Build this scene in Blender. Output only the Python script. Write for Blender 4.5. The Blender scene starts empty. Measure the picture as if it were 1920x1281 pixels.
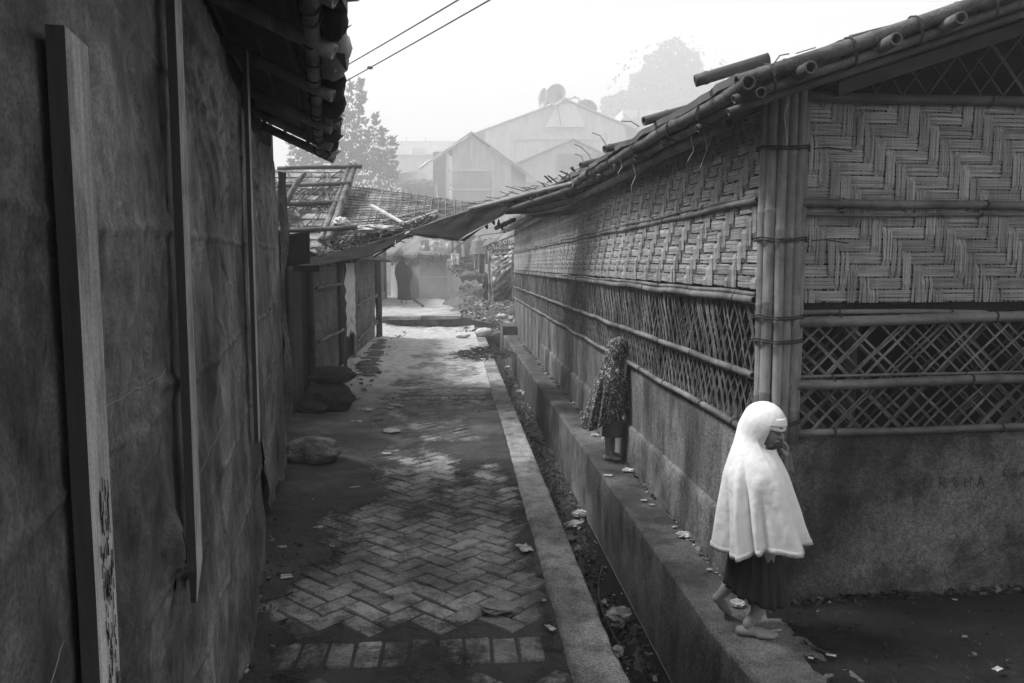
import bpy, math, random
from mathutils import Vector, Matrix, noise as mn
random.seed(7)
R=random.random
def U(a,b): return a+(b-a)*R()
V=Vector
sc=bpy.context.scene
C=sc.collection
# ---------------------------------------------------------------- camera
FPX=1493.3; TH=math.radians(4.0); PH=math.radians(5.49); H=1.72
cam=bpy.data.cameras.new('camera'); co=bpy.data.objects.new('camera',cam); C.objects.link(co)
cam.sensor_width=36; cam.lens=28; cam.clip_start=.05; cam.clip_end=2000
co.location=(0,0,H); co.rotation_euler=(math.radians(90)-PH,0,-TH); sc.camera=co
def ray(px,py):
    a=(px-960)/FPX;b=-(py-640.5)/FPX
    F=V((math.sin(TH)*math.cos(PH),math.cos(TH)*math.cos(PH),-math.sin(PH)))
    Rr=V((math.cos(TH),-math.sin(TH),0)); Up=V((math.sin(TH)*math.sin(PH),math.cos(TH)*math.sin(PH),math.cos(PH)))
    return F+a*Rr+b*Up
def ay(px,py,y): d=ray(px,py); return V((0,0,H))+d*(y/d.y)
def az(px,py,z): d=ray(px,py); return V((0,0,H))+d*((z-H)/d.z)
# ---------------------------------------------------------------- materials
def sock(n,*names):
    for k in names:
        if k in n.inputs: return n.inputs[k]
def M(name,c1,c2,scale=6,st=(1,1,1),rough=.9,bump=.25,bs=40,stain=None,spec=.25,detail=7,fine=None,voro=None,rot=(0,0,0),grit=None,crease=None):
    m=bpy.data.materials.new(name); m.use_nodes=True; nt=m.node_tree; N=nt.nodes; L=nt.links
    b=N['Principled BSDF']; sock(b,'Roughness').default_value=rough
    sock(b,'Specular IOR Level').default_value=spec
    tc=N.new('ShaderNodeTexCoord')
    def nz(scale,st,detail,rotn=(0,0,0)):
        mp=N.new('ShaderNodeMapping'); mp.inputs['Scale'].default_value=st; mp.inputs['Rotation'].default_value=rotn
        L.new(tc.outputs['Object'],mp.inputs[0])
        n=N.new('ShaderNodeTexNoise'); n.inputs['Scale'].default_value=scale; n.inputs['Detail'].default_value=detail; n.inputs['Roughness'].default_value=.62
        L.new(mp.outputs[0],n.inputs['Vector']); return n.outputs['Fac']
    def ramp(src,a,bb,ca,cb):
        r=N.new('ShaderNodeValToRGB'); e=r.color_ramp.elements
        e[0].position=a; e[1].position=bb; e[0].color=(ca,ca,ca,1); e[1].color=(cb,cb,cb,1); L.new(src,r.inputs[0]); return r.outputs[0]
    def mul(a,bv):
        x=N.new('ShaderNodeMath'); x.operation='MULTIPLY'; L.new(a,x.inputs[0])
        if isinstance(bv,float): x.inputs[1].default_value=bv
        else: L.new(bv,x.inputs[1])
        return x.outputs[0]
    n1=nz(scale,st,detail,rot)
    col=ramp(n1,.3,.7,c1,c2)
    if voro:   # (scale, threshold, light)
        vv=N.new('ShaderNodeTexVoronoi'); vv.inputs['Scale'].default_value=voro[0]; L.new(tc.outputs['Object'],vv.inputs['Vector'])
        n0=nz(voro[0]*1.1,(1,1,.6),2)
        rr=ramp(n0,voro[1],voro[1]+.05,0,1); r2=ramp(vv.outputs['Distance'],.25,.4,1,.15)
        k=mul(rr,r2)
        mx=N.new('ShaderNodeMix'); mx.data_type='RGBA'; L.new(k,mx.inputs[0]); L.new(col,mx.inputs[6]); mx.inputs[7].default_value=(voro[2],)*3+(1,); col=mx.outputs[2]
    if stain:
        for (ss,sst,lo,hi,f0,f1) in stain:
            col=mul(col,ramp(nz(ss,sst,6),lo,hi,f0,f1))
    if fine:   # (scale, stretch, lo factor)
        col=mul(col,ramp(nz(fine[0],fine[1],4),.35,.6,fine[2],1.0))
    if grit: col=mul(col,ramp(nz(grit[0],(1,1,1),3),.40,.58,grit[1],1.0))
    at=N.new('ShaderNodeAttribute'); at.attribute_name='tint'
    ad=N.new('ShaderNodeMath'); ad.inputs[1].default_value=1.0; L.new(at.outputs['Fac'],ad.inputs[0])
    col=mul(col,ad.outputs[0])
    cb=N.new('ShaderNodeCombineColor'); 
    for i in range(3): L.new(col,cb.inputs[i])
    L.new(cb.outputs[0],sock(b,'Base Color'))
    if bump:
        bp=N.new('ShaderNodeBump'); bp.inputs['Strength'].default_value=bump; bp.inputs['Distance'].default_value=.02
        L.new(nz(bs,fine[1] if fine else st,5),bp.inputs['Height']); L.new(bp.outputs[0],sock(b,'Normal'))
        if crease:
            a_=N.new('ShaderNodeMath'); a_.operation='SUBTRACT'; a_.inputs[1].default_value=.5; L.new(nz(crease[0],crease[1],3),a_.inputs[0])
            c_=N.new('ShaderNodeMath'); c_.operation='ABSOLUTE'; L.new(a_.outputs[0],c_.inputs[0])
            b2=N.new('ShaderNodeBump'); b2.inputs['Strength'].default_value=crease[2]; b2.inputs['Distance'].default_value=crease[3]
            L.new(c_.outputs[0],b2.inputs['Height']); L.new(bp.outputs[0],b2.inputs['Normal']); L.new(b2.outputs[0],sock(b,'Normal'))
    m['nt']=1
    return m
m_bam   =M('bamboo',.22,.36,3,(1,1,1),.55,.15,60,[(2.0,(1,1,1),.42,.58,.45,1.0),(9,(1,1,.5),.35,.5,.7,1.0)],.35,fine=(70,(1,1,.12),.8))
m_bamh  =M('bamboo_horizontal',.15,.27,3,(1,1,1),.55,.15,60,[(2.0,(1,1,1),.42,.58,.45,1.0),(9,(1,1,1),.35,.5,.7,1.0)],.35,fine=(70,(.12,.12,1),.78))
m_bamd  =M('old_dark_bamboo',.05,.13,4,(1,1,1),.6,.2,60,[(3,(1,1,1),.3,.6,.6,1.0)],.3)
m_sv    =M('split_bamboo_upright',.38,.56,4,(1,1,1),.6,.3,30,[(1.3,(1,1,1),.3,.65,.62,1.0)],.25,fine=(30,(6,6,.12),.42))
m_sh    =M('split_bamboo_level',.38,.56,4,(1,1,1),.6,.3,30,[(1.3,(1,1,1),.3,.65,.62,1.0)],.25,fine=(30,(.12,.12,6),.42))
m_slat  =M('bamboo_slat',.12,.26,5,(1,1,1),.6,.2,50,[(2,(1,1,1),.4,.6,.4,1.0),(12,(1,1,1),.38,.55,.55,1.0)],.3)
m_bamw  =M('weathered_bamboo',.11,.22,3,(1,1,1),.6,.3,60,[(2.0,(1,1,1),.42,.58,.5,1.0),(11,(1,1,1),.35,.5,.6,1.0)],.25,grit=(120,.7))
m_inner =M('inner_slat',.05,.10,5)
m_dark  =M('shade_and_mark_dark',.012,.03,4)  # near-black: shade of interiors and undersides painted in; also cracks, letters and marks
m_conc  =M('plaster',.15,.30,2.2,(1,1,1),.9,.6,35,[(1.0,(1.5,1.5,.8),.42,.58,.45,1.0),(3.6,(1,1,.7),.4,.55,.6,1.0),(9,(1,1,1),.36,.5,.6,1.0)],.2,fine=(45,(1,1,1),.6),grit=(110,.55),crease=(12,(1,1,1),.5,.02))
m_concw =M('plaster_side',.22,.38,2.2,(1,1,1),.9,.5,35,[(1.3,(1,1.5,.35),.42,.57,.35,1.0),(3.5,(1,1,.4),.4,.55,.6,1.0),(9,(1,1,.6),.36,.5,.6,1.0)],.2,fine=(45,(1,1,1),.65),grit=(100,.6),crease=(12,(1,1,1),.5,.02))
m_ledge =M('ledge_concrete',.14,.28,3,(1,1,1),.85,.5,30,[(1.2,(1,1,1),.42,.58,.45,1.0),(5,(1,1,.5),.38,.52,.55,1.0)],.25,fine=(60,(1,1,1),.65),grit=(120,.6))
m_strip =M('strip_concrete',.42,.62,5,(1,1,1),.9,.5,30,[(1.6,(1,.6,1),.42,.56,.5,1.0),(9,(1,1,1),.38,.5,.6,1.0)],.25,fine=(60,(1,1,1),.6),grit=(120,.6))
m_brick =M('brick',.42,.60,7,(1,1,1),.8,.5,50,[(1.0,(1,1,1),.40,.56,.40,1.0),(3.2,(1,1,1),.38,.52,.55,1.0),(14,(1,1,1),.36,.5,.6,1.0)],.3,fine=(60,(1,1,1),.65),grit=(130,.65))
m_mud   =M('mud',.035,.065,3,(1,1,1),.75,.6,30,None,.35,fine=(60,(1,1,1),.7))
m_yard  =M('dark_soil',.010,.034,2,(1,1,1),.85,.7,25,[(1,(1,1,1),.4,.6,.5,1.0),(6,(1,1,1),.4,.55,.6,1.0)],.2,fine=(40,(1,1,1),.6),grit=(110,.5),crease=(5,(1,1,1),.6,.04))
m_ground=M('earth',.10,.22,1.5,(1,1,1),.95,.5,10,[(.5,(1,1,1),.4,.6,.6,1.0)],.1,fine=(25,(1,1,1),.6))
m_muck  =M('wet_muck',.02,.05,8,(1,1,1),.3,.8,30,None,.5)
m_tarp  =M('weathered_tarpaulin',.12,.40,2.6,(1,1,1),.7,.45,7,[(9,(1,1,.7),.40,.58,.6,1.0),(1.2,(1,1,1),.42,.58,.45,1.0),(3.4,(1,1,1),.38,.5,.6,1.0),(22,(1,1,1),.36,.5,.75,1.0)],.3,fine=(30,(1,1,1),.7),grit=(130,.6),crease=(2.4,(1,1,1),.6,.05))
m_wood  =M('sawn_timber',.52,.70,5,(1,1,.15),.8,.2,60,[(2,(1,1,.5),.4,.6,.55,1.0),(12,(1,1,.4),.36,.48,.6,1.0)],.2,fine=(70,(1,1,.06),.65),grit=(160,.75))
m_wside =M('dark_timber_and_shade',.04,.07,5,(1,1,.2),.85,.2,60)
m_black =M('black_sheet',.008,.02,5,(1,1,1),.8,.3,30,None,.06)
m_grey  =M('grey_sheet',.16,.30,4,(1,1,1),.7,.3,25)
m_pale  =M('pale_plastic',.45,.7,6,(1,1,1),.6,.3,25)
m_roofp =M('roof_plastic',.26,.62,2.5,(1,1,1),.7,.3,25,[(6,(1,1,1),.38,.56,.4,1.0),(1.3,(1,1,1),.4,.6,.6,1.0)],.1)
m_sackd =M('burlap_dark',.035,.08,8,(1,1,1),.95,.6,90,grit=(90,.5),crease=(5,(1,1,1),.4,.03))
m_sackl =M('woven_plastic_sack',.17,.30,9,(1,1,1),.8,.6,40,[(6,(1,1,1),.38,.55,.4,1.0)],grit=(90,.6),crease=(7,(1,1,1),.8,.05))
m_white =M('white_cloth',.80,.90,3,(1,1,1),.9,.12,60,[(4,(1,1,1),.38,.55,.86,1.0),(14,(1,1,1),.38,.5,.93,1.0)],.1,crease=(5,(1,1,.7),.45,.05))
m_lace  =M('lace',.45,.72,160,(1,1,1),.9,.3,200)
m_skirt =M('dark_skirt',.018,.05,10,(1,1,.15),.9,.3,50,None,.1)
m_skin  =M('skin',.24,.33,10,(1,1,1),.6,.1,60,None,.35)
m_skind =M('lip_and_brow',.03,.05,10)
m_leo   =M('spotted_cloth',.02,.045,20,(1,1,1),.9,.2,50,None,.1,voro=(52,.45,.5))
m_cloth2=M('faded_skirt',.12,.2,9,(1,1,.4))
m_robe  =M('black_robe',.006,.014,6,(1,1,.3),.9,.2,20,None,.1)
m_leaf  =M('leaves',.03,.07,6)
m_leafd =M('dark_leaves',.04,.08,6)
m_trunk =M('bark',.07,.13,8,(1,1,.2))
m_twig  =M('twig',.03,.07,8)
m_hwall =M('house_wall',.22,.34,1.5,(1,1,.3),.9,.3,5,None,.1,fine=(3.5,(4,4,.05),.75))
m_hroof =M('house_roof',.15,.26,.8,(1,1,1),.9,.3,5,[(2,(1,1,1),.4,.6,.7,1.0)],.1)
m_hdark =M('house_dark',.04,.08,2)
m_fwall =M('hazed_far_wall',.42,.60,1.5,(1,1,.3),.9,.3,5,None,.1,fine=(3.5,(4,4,.05),.8))  # far surfaces made paler, some of the haze put into their colour
m_froof =M('hazed_far_roof',.28,.42,.8,(1,1,1),.9,.3,5,[(2,(1,1,1),.4,.6,.75,1.0)],.1)
m_fdark =M('hazed_far_dark',.14,.24,2)
m_metal =M('grey_metal',.2,.3,5,rough=.45)
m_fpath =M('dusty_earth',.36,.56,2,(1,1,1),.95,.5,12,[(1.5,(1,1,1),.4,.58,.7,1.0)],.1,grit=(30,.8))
m_plast =M('house_plaster',.40,.55,.9,(1,1,.6),.9,.3,8,[(1,(1,1,1),.4,.6,.75,1.0)])
m_trash =M('litter_paper',.38,.62,12,(1,1,1),.8,.4,50,[(20,(1,1,1),.4,.55,.6,1.0)])
m_wire  =M('wire',.03,.05,5)
def water():
    m=bpy.data.materials.new('drain_water'); m.use_nodes=True; nt=m.node_tree; b=nt.nodes['Principled BSDF']
    sock(b,'Base Color').default_value=(.012,.012,.012,1); sock(b,'Roughness').default_value=.06
    n=nt.nodes.new('ShaderNodeTexNoise'); n.inputs['Scale'].default_value=9; bp=nt.nodes.new('ShaderNodeBump'); bp.inputs['Strength'].default_value=.12
    nt.links.new(n.outputs[0],bp.inputs['Height']); nt.links.new(bp.outputs[0],sock(b,'Normal')); return m
m_water=water()
# lane dirt: damp near; paler up the lane from dust plus brighter light painted in
def dirt():
    m=M('lane_dirt',.055,.12,4,(1,1,1),.8,.6,30,[(1.3,(1,1,1),.42,.58,.5,1.0),(5,(1,1,1),.4,.55,.7,1.0)],.3,fine=(50,(1,1,1),.6),grit=(120,.6))
    nt=m.node_tree; N=nt.nodes; L=nt.links; b=N['Principled BSDF']
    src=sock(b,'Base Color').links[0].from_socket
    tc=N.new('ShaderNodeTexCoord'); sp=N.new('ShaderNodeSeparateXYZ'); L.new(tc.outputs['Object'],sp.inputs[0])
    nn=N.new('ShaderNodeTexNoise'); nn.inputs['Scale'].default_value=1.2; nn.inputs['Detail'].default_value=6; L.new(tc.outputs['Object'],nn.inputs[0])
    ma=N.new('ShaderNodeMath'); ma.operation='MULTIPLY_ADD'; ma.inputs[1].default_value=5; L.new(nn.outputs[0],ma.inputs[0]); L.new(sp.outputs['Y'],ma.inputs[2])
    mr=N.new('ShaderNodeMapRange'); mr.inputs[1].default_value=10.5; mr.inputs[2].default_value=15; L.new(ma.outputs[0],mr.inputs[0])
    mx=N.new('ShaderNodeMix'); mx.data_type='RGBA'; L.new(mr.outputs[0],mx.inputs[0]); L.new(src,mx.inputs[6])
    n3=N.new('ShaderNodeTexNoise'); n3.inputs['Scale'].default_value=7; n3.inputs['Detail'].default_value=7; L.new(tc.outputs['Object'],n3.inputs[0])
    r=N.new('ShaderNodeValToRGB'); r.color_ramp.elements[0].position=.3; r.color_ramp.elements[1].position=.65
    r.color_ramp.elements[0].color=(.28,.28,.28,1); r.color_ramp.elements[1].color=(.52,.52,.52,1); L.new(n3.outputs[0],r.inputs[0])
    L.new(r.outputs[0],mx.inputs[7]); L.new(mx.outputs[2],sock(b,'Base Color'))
    at=N.new('ShaderNodeAttribute'); at.attribute_name='cover'
    n5=N.new('ShaderNodeTexNoise'); n5.inputs['Scale'].default_value=38; n5.inputs['Detail'].default_value=8; n5.inputs['Roughness'].default_value=.7; L.new(tc.outputs['Object'],n5.inputs[0])
    q=N.new('ShaderNodeMath'); q.operation='MULTIPLY_ADD'; q.inputs[1].default_value=2.4; L.new(n5.outputs[0],q.inputs[0]); q.inputs[2].default_value=-1.2
    q2=N.new('ShaderNodeMath'); q2.operation='ADD'; q2.use_clamp=True; L.new(q.outputs[0],q2.inputs[0]); L.new(at.outputs['Fac'],q2.inputs[1])
    L.new(q2.outputs[0],sock(b,'Alpha')); return m
m_dirt=dirt()
# ---------------------------------------------------------------- mesh building
WL={}
class MB:
    def __init__(s): s.v=[]; s.f=[]; s.m=[]; s.t=[]; s.cm=0; s.ct=0.0
    def face(s,idx): s.f.append(idx); s.m.append(s.cm); s.t.append(s.ct)
    def add(s,vs,fs):
        o=len(s.v); s.v.extend([V(p) for p in vs])
        for q in fs: s.face([i+o for i in q])
    def hexa(s,p): # 8 points: bottom 4 ccw, top 4 ccw
        s.add(p,[(3,2,1,0),(4,5,6,7),(0,1,5,4),(1,2,6,5),(2,3,7,6),(3,0,4,7)])
    def box(s,x0,x1,y0,y1,z0,z1):
        s.hexa([(x0,y0,z0),(x1,y0,z0),(x1,y1,z0),(x0,y1,z0),(x0,y0,z1),(x1,y0,z1),(x1,y1,z1),(x0,y1,z1)])
    def bar(s,a,b,w,h,up=(0,0,1)):
        a=V(a);b=V(b);d=(b-a).normalized();up=V(up)
        if abs(d.dot(up))>.95: up=V((0,1,0))
        sd=d.cross(up).normalized()*w/2; uu=sd.cross(d).normalized()*h/2
        s.hexa([a-sd-uu,a+sd-uu,b+sd-uu,b-sd-uu,a-sd+uu,a+sd+uu,b+sd+uu,b-sd+uu])
    def tube(s,pts,rad,seg=8,cap=True,hollow=0.0):
        pts=[V(p) for p in pts]; n=len(pts)
        if not isinstance(rad,(list,tuple)): rad=[rad]*n
        t0=(pts[1]-pts[0]).normalized(); ref=V((0,0,1)) if abs(t0.z)<.9 else V((1,0,0))
        x=t0.cross(ref).normalized(); o=len(s.v)
        for i in range(n):
            t=(pts[min(i+1,n-1)]-pts[max(i-1,0)]).normalized()
            x=(x-t*x.dot(t)).normalized(); y=t.cross(x)
            for k in range(seg):
                a=2*math.pi*k/seg; s.v.append(pts[i]+(x*math.cos(a)+y*math.sin(a))*rad[i])
        for i in range(n-1):
            for k in range(seg):
                k2=(k+1)%seg; s.face([o+i*seg+k,o+i*seg+k2,o+(i+1)*seg+k2,o+(i+1)*seg+k])
        if cap:
            for e,i in ((0,0),(1,n-1)):
                base=o+i*seg
                if hollow>0:
                    t=(pts[i]-pts[i-1 if i else 1]).normalized(); o2=len(s.v)
                    for k in range(seg): s.v.append(pts[i]+(s.v[base+k]-pts[i])*hollow)
                    for k in range(seg): s.v.append(pts[i]+(s.v[base+k]-pts[i])*hollow-t*rad[i]*2.5)
                    for k in range(seg):
                        k2=(k+1)%seg
                        q=[base+k,base+k2,o2+k2,o2+k]; q2=[o2+k,o2+k2,o2+seg+k2,o2+seg+k]
                        if e==0: q.reverse(); q2.reverse()
                        s.face(q); s.face(q2)
                    q=[o2+seg+k for k in range(seg)]; s.face(q if e else q[::-1])
                else:
                    q=[base+k for k in range(seg)]; s.face(q if e else q[::-1])
    def culm(s,a,b,r,node=.35,sag=0.0,seg=10,hollow=.72,wob=.004,taper=.0):
        a=V(a);b=V(b);L=(b-a).length; n=max(2,int(L/node)); pts=[];rad=[]
        ph=R()*9; sidev=(b-a).normalized().cross(V((0,0,1)));
        if sidev.length<.1: sidev=V((1,0,0))
        def P(t):
            w=V((0,0,-sag*4*t*(1-t)))+sidev*wob*mn.noise(V((t*L*1.3,ph,0)))*2+V((0,0,1))*wob*2*mn.noise(V((t*L*1.3,ph,7)))
            return a+(b-a)*t+w
        off=R()*.6
        ts=[0.0]
        pts.append(P(0));rad.append(r)
        k=0
        while True:
            t=(k+off)*node/L; k+=1
            if t>=1-.03/L: break
            if t<.03/L: continue
            e=.012/L; rr=r*(1-taper*t)
            for dt,m_ in ((-e,.99),(-e*.2,1.10),(e*.35,1.07),(e,.97)):
                pts.append(P(t+dt)); rad.append(rr*m_)
            tm=t+node/L/2
            if tm<1-.02/L: pts.append(P(tm)); rad.append(rr*.985)
        pts.append(P(1));rad.append(r*(1-taper))
        s.tube(pts,rad,seg,True,hollow)
    def ring(s,c,axis,r,th=.004,turns=1,seg=12):
        axis=V(axis).normalized(); x=axis.cross(V((0,0,1)))
        if x.length<.1: x=V((1,0,0))
        x.normalize(); y=axis.cross(x); pts=[]
        for i in range(seg*turns+1):
            a=2*math.pi*i/seg; pts.append(V(c)+(x*math.cos(a)+y*math.sin(a))*r+axis*(i/seg)*th*1.6)
        s.tube(pts,th,5)
    def grid(s,fn,nu,nv,flip=False,skip=None):
        o=len(s.v)
        for j in range(nv+1):
            for i in range(nu+1): s.v.append(V(fn(i/nu,j/nv)))
        for j in range(nv):
            for i in range(nu):
                if skip and skip((i+.5)/nu,(j+.5)/nv): continue
                a=o+j*(nu+1)+i; q=[a,a+1,a+nu+2,a+nu+1]; s.face(q[::-1] if flip else q)
    def ell(s,c,r,rot=None,nu=14,nv=9,fn=None):
        c=V(c); o=len(s.v)
        for j in range(nv+1):
            th=math.pi*j/nv
            for i in range(nu):
                p=2*math.pi*i/nu; d=V((math.sin(th)*math.cos(p),math.sin(th)*math.sin(p),math.cos(th)))
                k=fn(d) if fn else 1
                q=V((d.x*r[0]*k,d.y*r[1]*k,d.z*r[2]*k))
                if rot: q=rot@q
                s.v.append(c+q)
        for j in range(nv):
            for i in range(nu):
                i2=(i+1)%nu; s.face([o+j*nu+i,o+(j+1)*nu+i,o+(j+1)*nu+i2,o+j*nu+i2])
    def obj(s,name,mats,parent=None,loc=None,smooth=False,solid=0.0,sub=0,label=None):
        if not isinstance(mats,(list,tuple)): mats=[mats]
        if parent is not None: w=WL[parent.name]
        else: w=V(loc) if loc is not None else V((0,0,0))
        me=bpy.data.meshes.new(name); me.from_pydata([p-w for p in s.v],[],s.f)
        for m in mats: me.materials.append(m)
        me.polygons.foreach_set('material_index',s.m)
        if any(s.t):
            at=me.attributes.new('tint','FLOAT','FACE'); at.data.foreach_set('value',s.t)
        if smooth: me.polygons.foreach_set('use_smooth',[True]*len(s.f))
        me.update()
        o=bpy.data.objects.new(name,me); C.objects.link(o)
        if parent is not None: o.parent=parent; WL[o.name]=w
        else: o.location=w; WL[o.name]=w
        if solid: md=o.modifiers.new('thickness','SOLIDIFY'); md.thickness=solid; md.offset=0
        if sub: md=o.modifiers.new('smooth','SUBSURF'); md.levels=sub; md.render_levels=sub
        if label: o['label']=label
        return o
def thing(name,label,cat,loc,group=None):
    o=bpy.data.objects.new(name,None); C.objects.link(o); o.location=loc; WL[o.name]=V(loc); o.empty_display_size=.2
    return tag(o,label,cat,group)
def tag(o,label,cat,group=None):
    o['label']=label; o['category']=cat
    if group: o['group']=group
    return o
def struct(o,kind='structure'): o['kind']=kind; return o
def fbm(x,y,z=0,o=4): return mn.fractal(V((x,y,z)),1.0,2.0,o)
def lerp(a,b,t): return a+(b-a)*t
def pw(x,tab):
    if x<=tab[0][0]: return tab[0][1]
    for (a,va),(b,vb) in zip(tab,tab[1:]):
        if x<=b: return va+(vb-va)*(x-a)/(b-a)
    return tab[-1][1]
# ================================================================ LIGHT
w=bpy.data.worlds.new('World'); sc.world=w; w.use_nodes=True; nt=w.node_tree
sky=nt.nodes.new('ShaderNodeTexSky'); sky.sky_type='NISHITA'; sky.sun_disc=False
SE,SA=math.radians(54),math.radians(-82)   # azimuth measured from +Y towards +X
sky.sun_elevation=SE; sky.sun_rotation=SA; sky.dust_density=4; sky.air_density=1
bw=nt.nodes.new('ShaderNodeRGBToBW'); nt.links.new(sky.outputs[0],bw.inputs[0])
mix=nt.nodes.new('ShaderNodeMix'); mix.data_type='FLOAT'; mix.inputs[0].default_value=.75; mix.inputs[3].default_value=8.6
nt.links.new(bw.outputs[0],mix.inputs[2])
bg=nt.nodes['Background']; nt.links.new(mix.outputs[0],bg.inputs[0]); bg.inputs[1].default_value=.067
sl=bpy.data.lights.new('sun','SUN'); sl.energy=5.0; sl.angle=math.radians(16); so=bpy.data.objects.new('sun',sl); C.objects.link(so)
sd=V((math.sin(SA)*math.cos(SE),math.cos(SA)*math.cos(SE),math.sin(SE))); so.rotation_euler=sd.to_track_quat('Z','Y').to_euler(); so.location=sd*50
sc.view_settings.view_transform='Standard'; sc.view_settings.look='None'; sc.view_settings.exposure=0.57; sc.view_settings.gamma=1; sc.cycles.volume_bounces=3; sc.cycles.max_bounces=7; sc.cycles.diffuse_bounces=4
# haze
hm=bpy.data.materials.new('haze'); hm.use_nodes=True; n=hm.node_tree; n.nodes.remove(n.nodes['Principled BSDF'])
pv=n.nodes.new('ShaderNodeVolumePrincipled'); pv.inputs['Color'].default_value=(.97,.97,.97,1); pv.inputs['Density'].default_value=.0065; pv.inputs['Anisotropy'].default_value=.2
n.links.new(pv.outputs[0],n.nodes['Material Output'].inputs['Volume'])
b=MB(); b.box(-130,130,-30,268,-2.0,76); o=b.obj('haze',hm); struct(o,'stuff')
# ================================================================ GROUND
def bend(y): return .10*max(0,(3.5-y))**2 if y<3.5 else 0.0
XSL,XSR,XLD=.478,.690,1.12    # strip left, strip right / gutter left, ledge face
YG=19.6
def hill(x,y):
    z=0
    if y>38: z=(y-38)*.125
    return z
def gz(x,y):
    if y>21.15:
        z=.34+.05*fbm(x*.5,y*.5)
        z+=hill(x,y)
        if x>0 and y<34: z+=.10*math.exp(-((x-1.6)**2+((y-27)/3)**2)/2)+.05*fbm(x*2,y*2)-.25*max(0,min(1,(x-.2)))*max(0,min(1,(24.5-y)/2.5))
        return z
    if y>YG+.6 and x>-.1: return .02+.08*fbm(x*2,y*2)
    return -.05 if x<=XSR+.002 else .06
def axis(vals): return sorted(set(vals))
xs=[-125,-60,-30,-15,-8,-5,-3.5,-2.5]+[-2+.25*i for i in range(10)]+[.47,XSR-.005,XSR,XLD,XLD+.005,1.3,1.6,2,2.5,3,4,6,9,15,30,60,100,125]
ys=[-27,-10,-5,-1]+[.5*i for i in range(0,39)]+[YG,YG+.02,20.4,20.8,21.15,21.17]+[21.5+.4*i for i in range(36)]+[36.5,38,41,45,50,56,64,75,90,110,140,180,262]
b=MB(); xs=axis(xs); ys=axis(ys)
nx=len(xs)
for y in ys:
    for x in xs:
        X=x+ (bend(y) if 0<x<1.5 else 0)
        z=gz(x,y)
        if XSR<=x<=XLD and y<=YG: z=-.60
        if y<0 and x<6: X=x
        b.v.append(V((X,y,z)))
for j in range(len(ys)-1):
    for i in range(nx-1):
        a=j*nx+i; b.face([a,a+1,a+nx+1,a+nx])
struct(b.obj('ground',m_ground))
# front yard soil (dark) right of the ledge
b=MB()
def fy(u,v):
    y=lerp(-1.5,3.72,v); x=lerp(1.44+.04*fbm(y*2,3)+.02*fbm(y*9,3)-.06*max(0,min(1,(3.2-y))),7.5,u**1.5)
    return (x,y,.088+.012*fbm(x*2,y*2)+.006*fbm(x*9,y*9)+ (.015 if y>3.5 else 0))
b.grid(fy,110,120); struct(b.obj('yard_soil',m_yard,smooth=True))
# brick path
b=MB(); s45=math.sqrt(.5); Wb=.118
def brick(cx,cy,ang,L,Wd,z):
    ca,sa=math.cos(ang),math.sin(ang); g=.004
    tx,ty=U(-.03,.03),U(-.05,.05)
    def P(u,v,zz): return (cx+u*ca-v*sa,cy+u*sa+v*ca,zz+u*tx+v*ty)
    a,c=L/2-g,Wd/2-g; i=.008
    vs=[P(-a,-c,z-.012),P(a,-c,z-.012),P(a,c,z-.012),P(-a,c,z-.012),P(-a+i,-c+i,z),P(a-i,-c+i,z),P(a-i,c-i,z),P(-a+i,c-i,z)]
    b.ct=U(-.22,.16); b.add(vs,[(4,5,6,7),(0,1,5,4),(1,2,6,5),(2,3,7,6),(3,0,4,7)])
N0=130
for i in range(-N0,N0*2):
    for j in range(-N0,N0*2):
        d=(i-j)%4
        if d==0: cu,cv,an=(i+1)*Wb,(j+.5)*Wb,0
        elif d==3: cu,cv,an=(i+.5)*Wb,(j+1)*Wb,math.pi/2
        else: continue
        x=(cu-cv)*s45; y=(cu+cv)*s45
        if not(-1.5<x<.42 and 1.2<y<21): continue
        if 3.2<y<3.66 or 10.1<y<10.5 or y<1.6: continue
        brick(x,y,an+math.pi/4,2*Wb,Wb,U(-.004,.004))
for y0 in (3.43,10.3):
    for k in range(15): brick(-1.38+k*.122,y0,math.pi/2,.235,.12,U(-.002,.005))
b.ct=0
struct(b.obj('brick_paving',m_brick))
# dirt sheet with the bricks peeping through
ysd=[]; y=.4
while y<21.2: ysd.append(y); y+=max(.018,.0045*y)
xsd=[-2.3+.022*i for i in range(int((2.3+.475)/.022)+1)]
b=MB()
def joint(u,v): return (lerp(-2.3,.475,u),lerp(.4,21.1,v),-.008)
b.grid(joint,10,60); struct(b.obj('joint_soil',m_mud)); b=MB()
def dirt_h(x,y):
    c=-.12+.1*math.sin(y*.6)            # centre of the trodden, clean zone
    e=max(0,-(x+.62)-.10*math.sin(y*2.1)-.12*fbm(y*1.5,x*1.5))*.035
    e2=max(0,x-.30-.06*math.sin(y*1.3))*.05*(1 if y>3.4 else .3)
    pat=fbm(x*1.5,y*.9,3)*.0125+fbm(x*5,y*4,1)*.006+fbm(x*22,y*22,5,2)*.0016
    far=pw(y,[(3.4,.000),(3.9,-.004),(5.3,-.003),(6.2,.003),(7.4,.0065),(8.4,.001),(10,-.001),(12,.0),(14,.004),(17,.008),(21,.02)])
    pud=pw(y,[(2.9,.003),(3.5,.0035),(3.72,.006),(3.95,0)])
    h=-.0030+pat*1.15+e+e2+far+pud
    if x<-1.0: h+=.02*fbm(x*3,y*3,9)*min(1,(-1-x)*3)+.02*max(0,(-1-x))
    if 19.8<y: h+=.08*math.exp(-((y-21.2)/.5)**2)*(1+.5*fbm(x*3,y*3))
    return max(h,-.011)
cov=[]
for y in ysd:
    for x in xsd: h_=dirt_h(x,y); cov.append((h_+.0045)/.0095); b.v.append(V((x,y,h_+.0055)))
nx=len(xsd)
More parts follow.
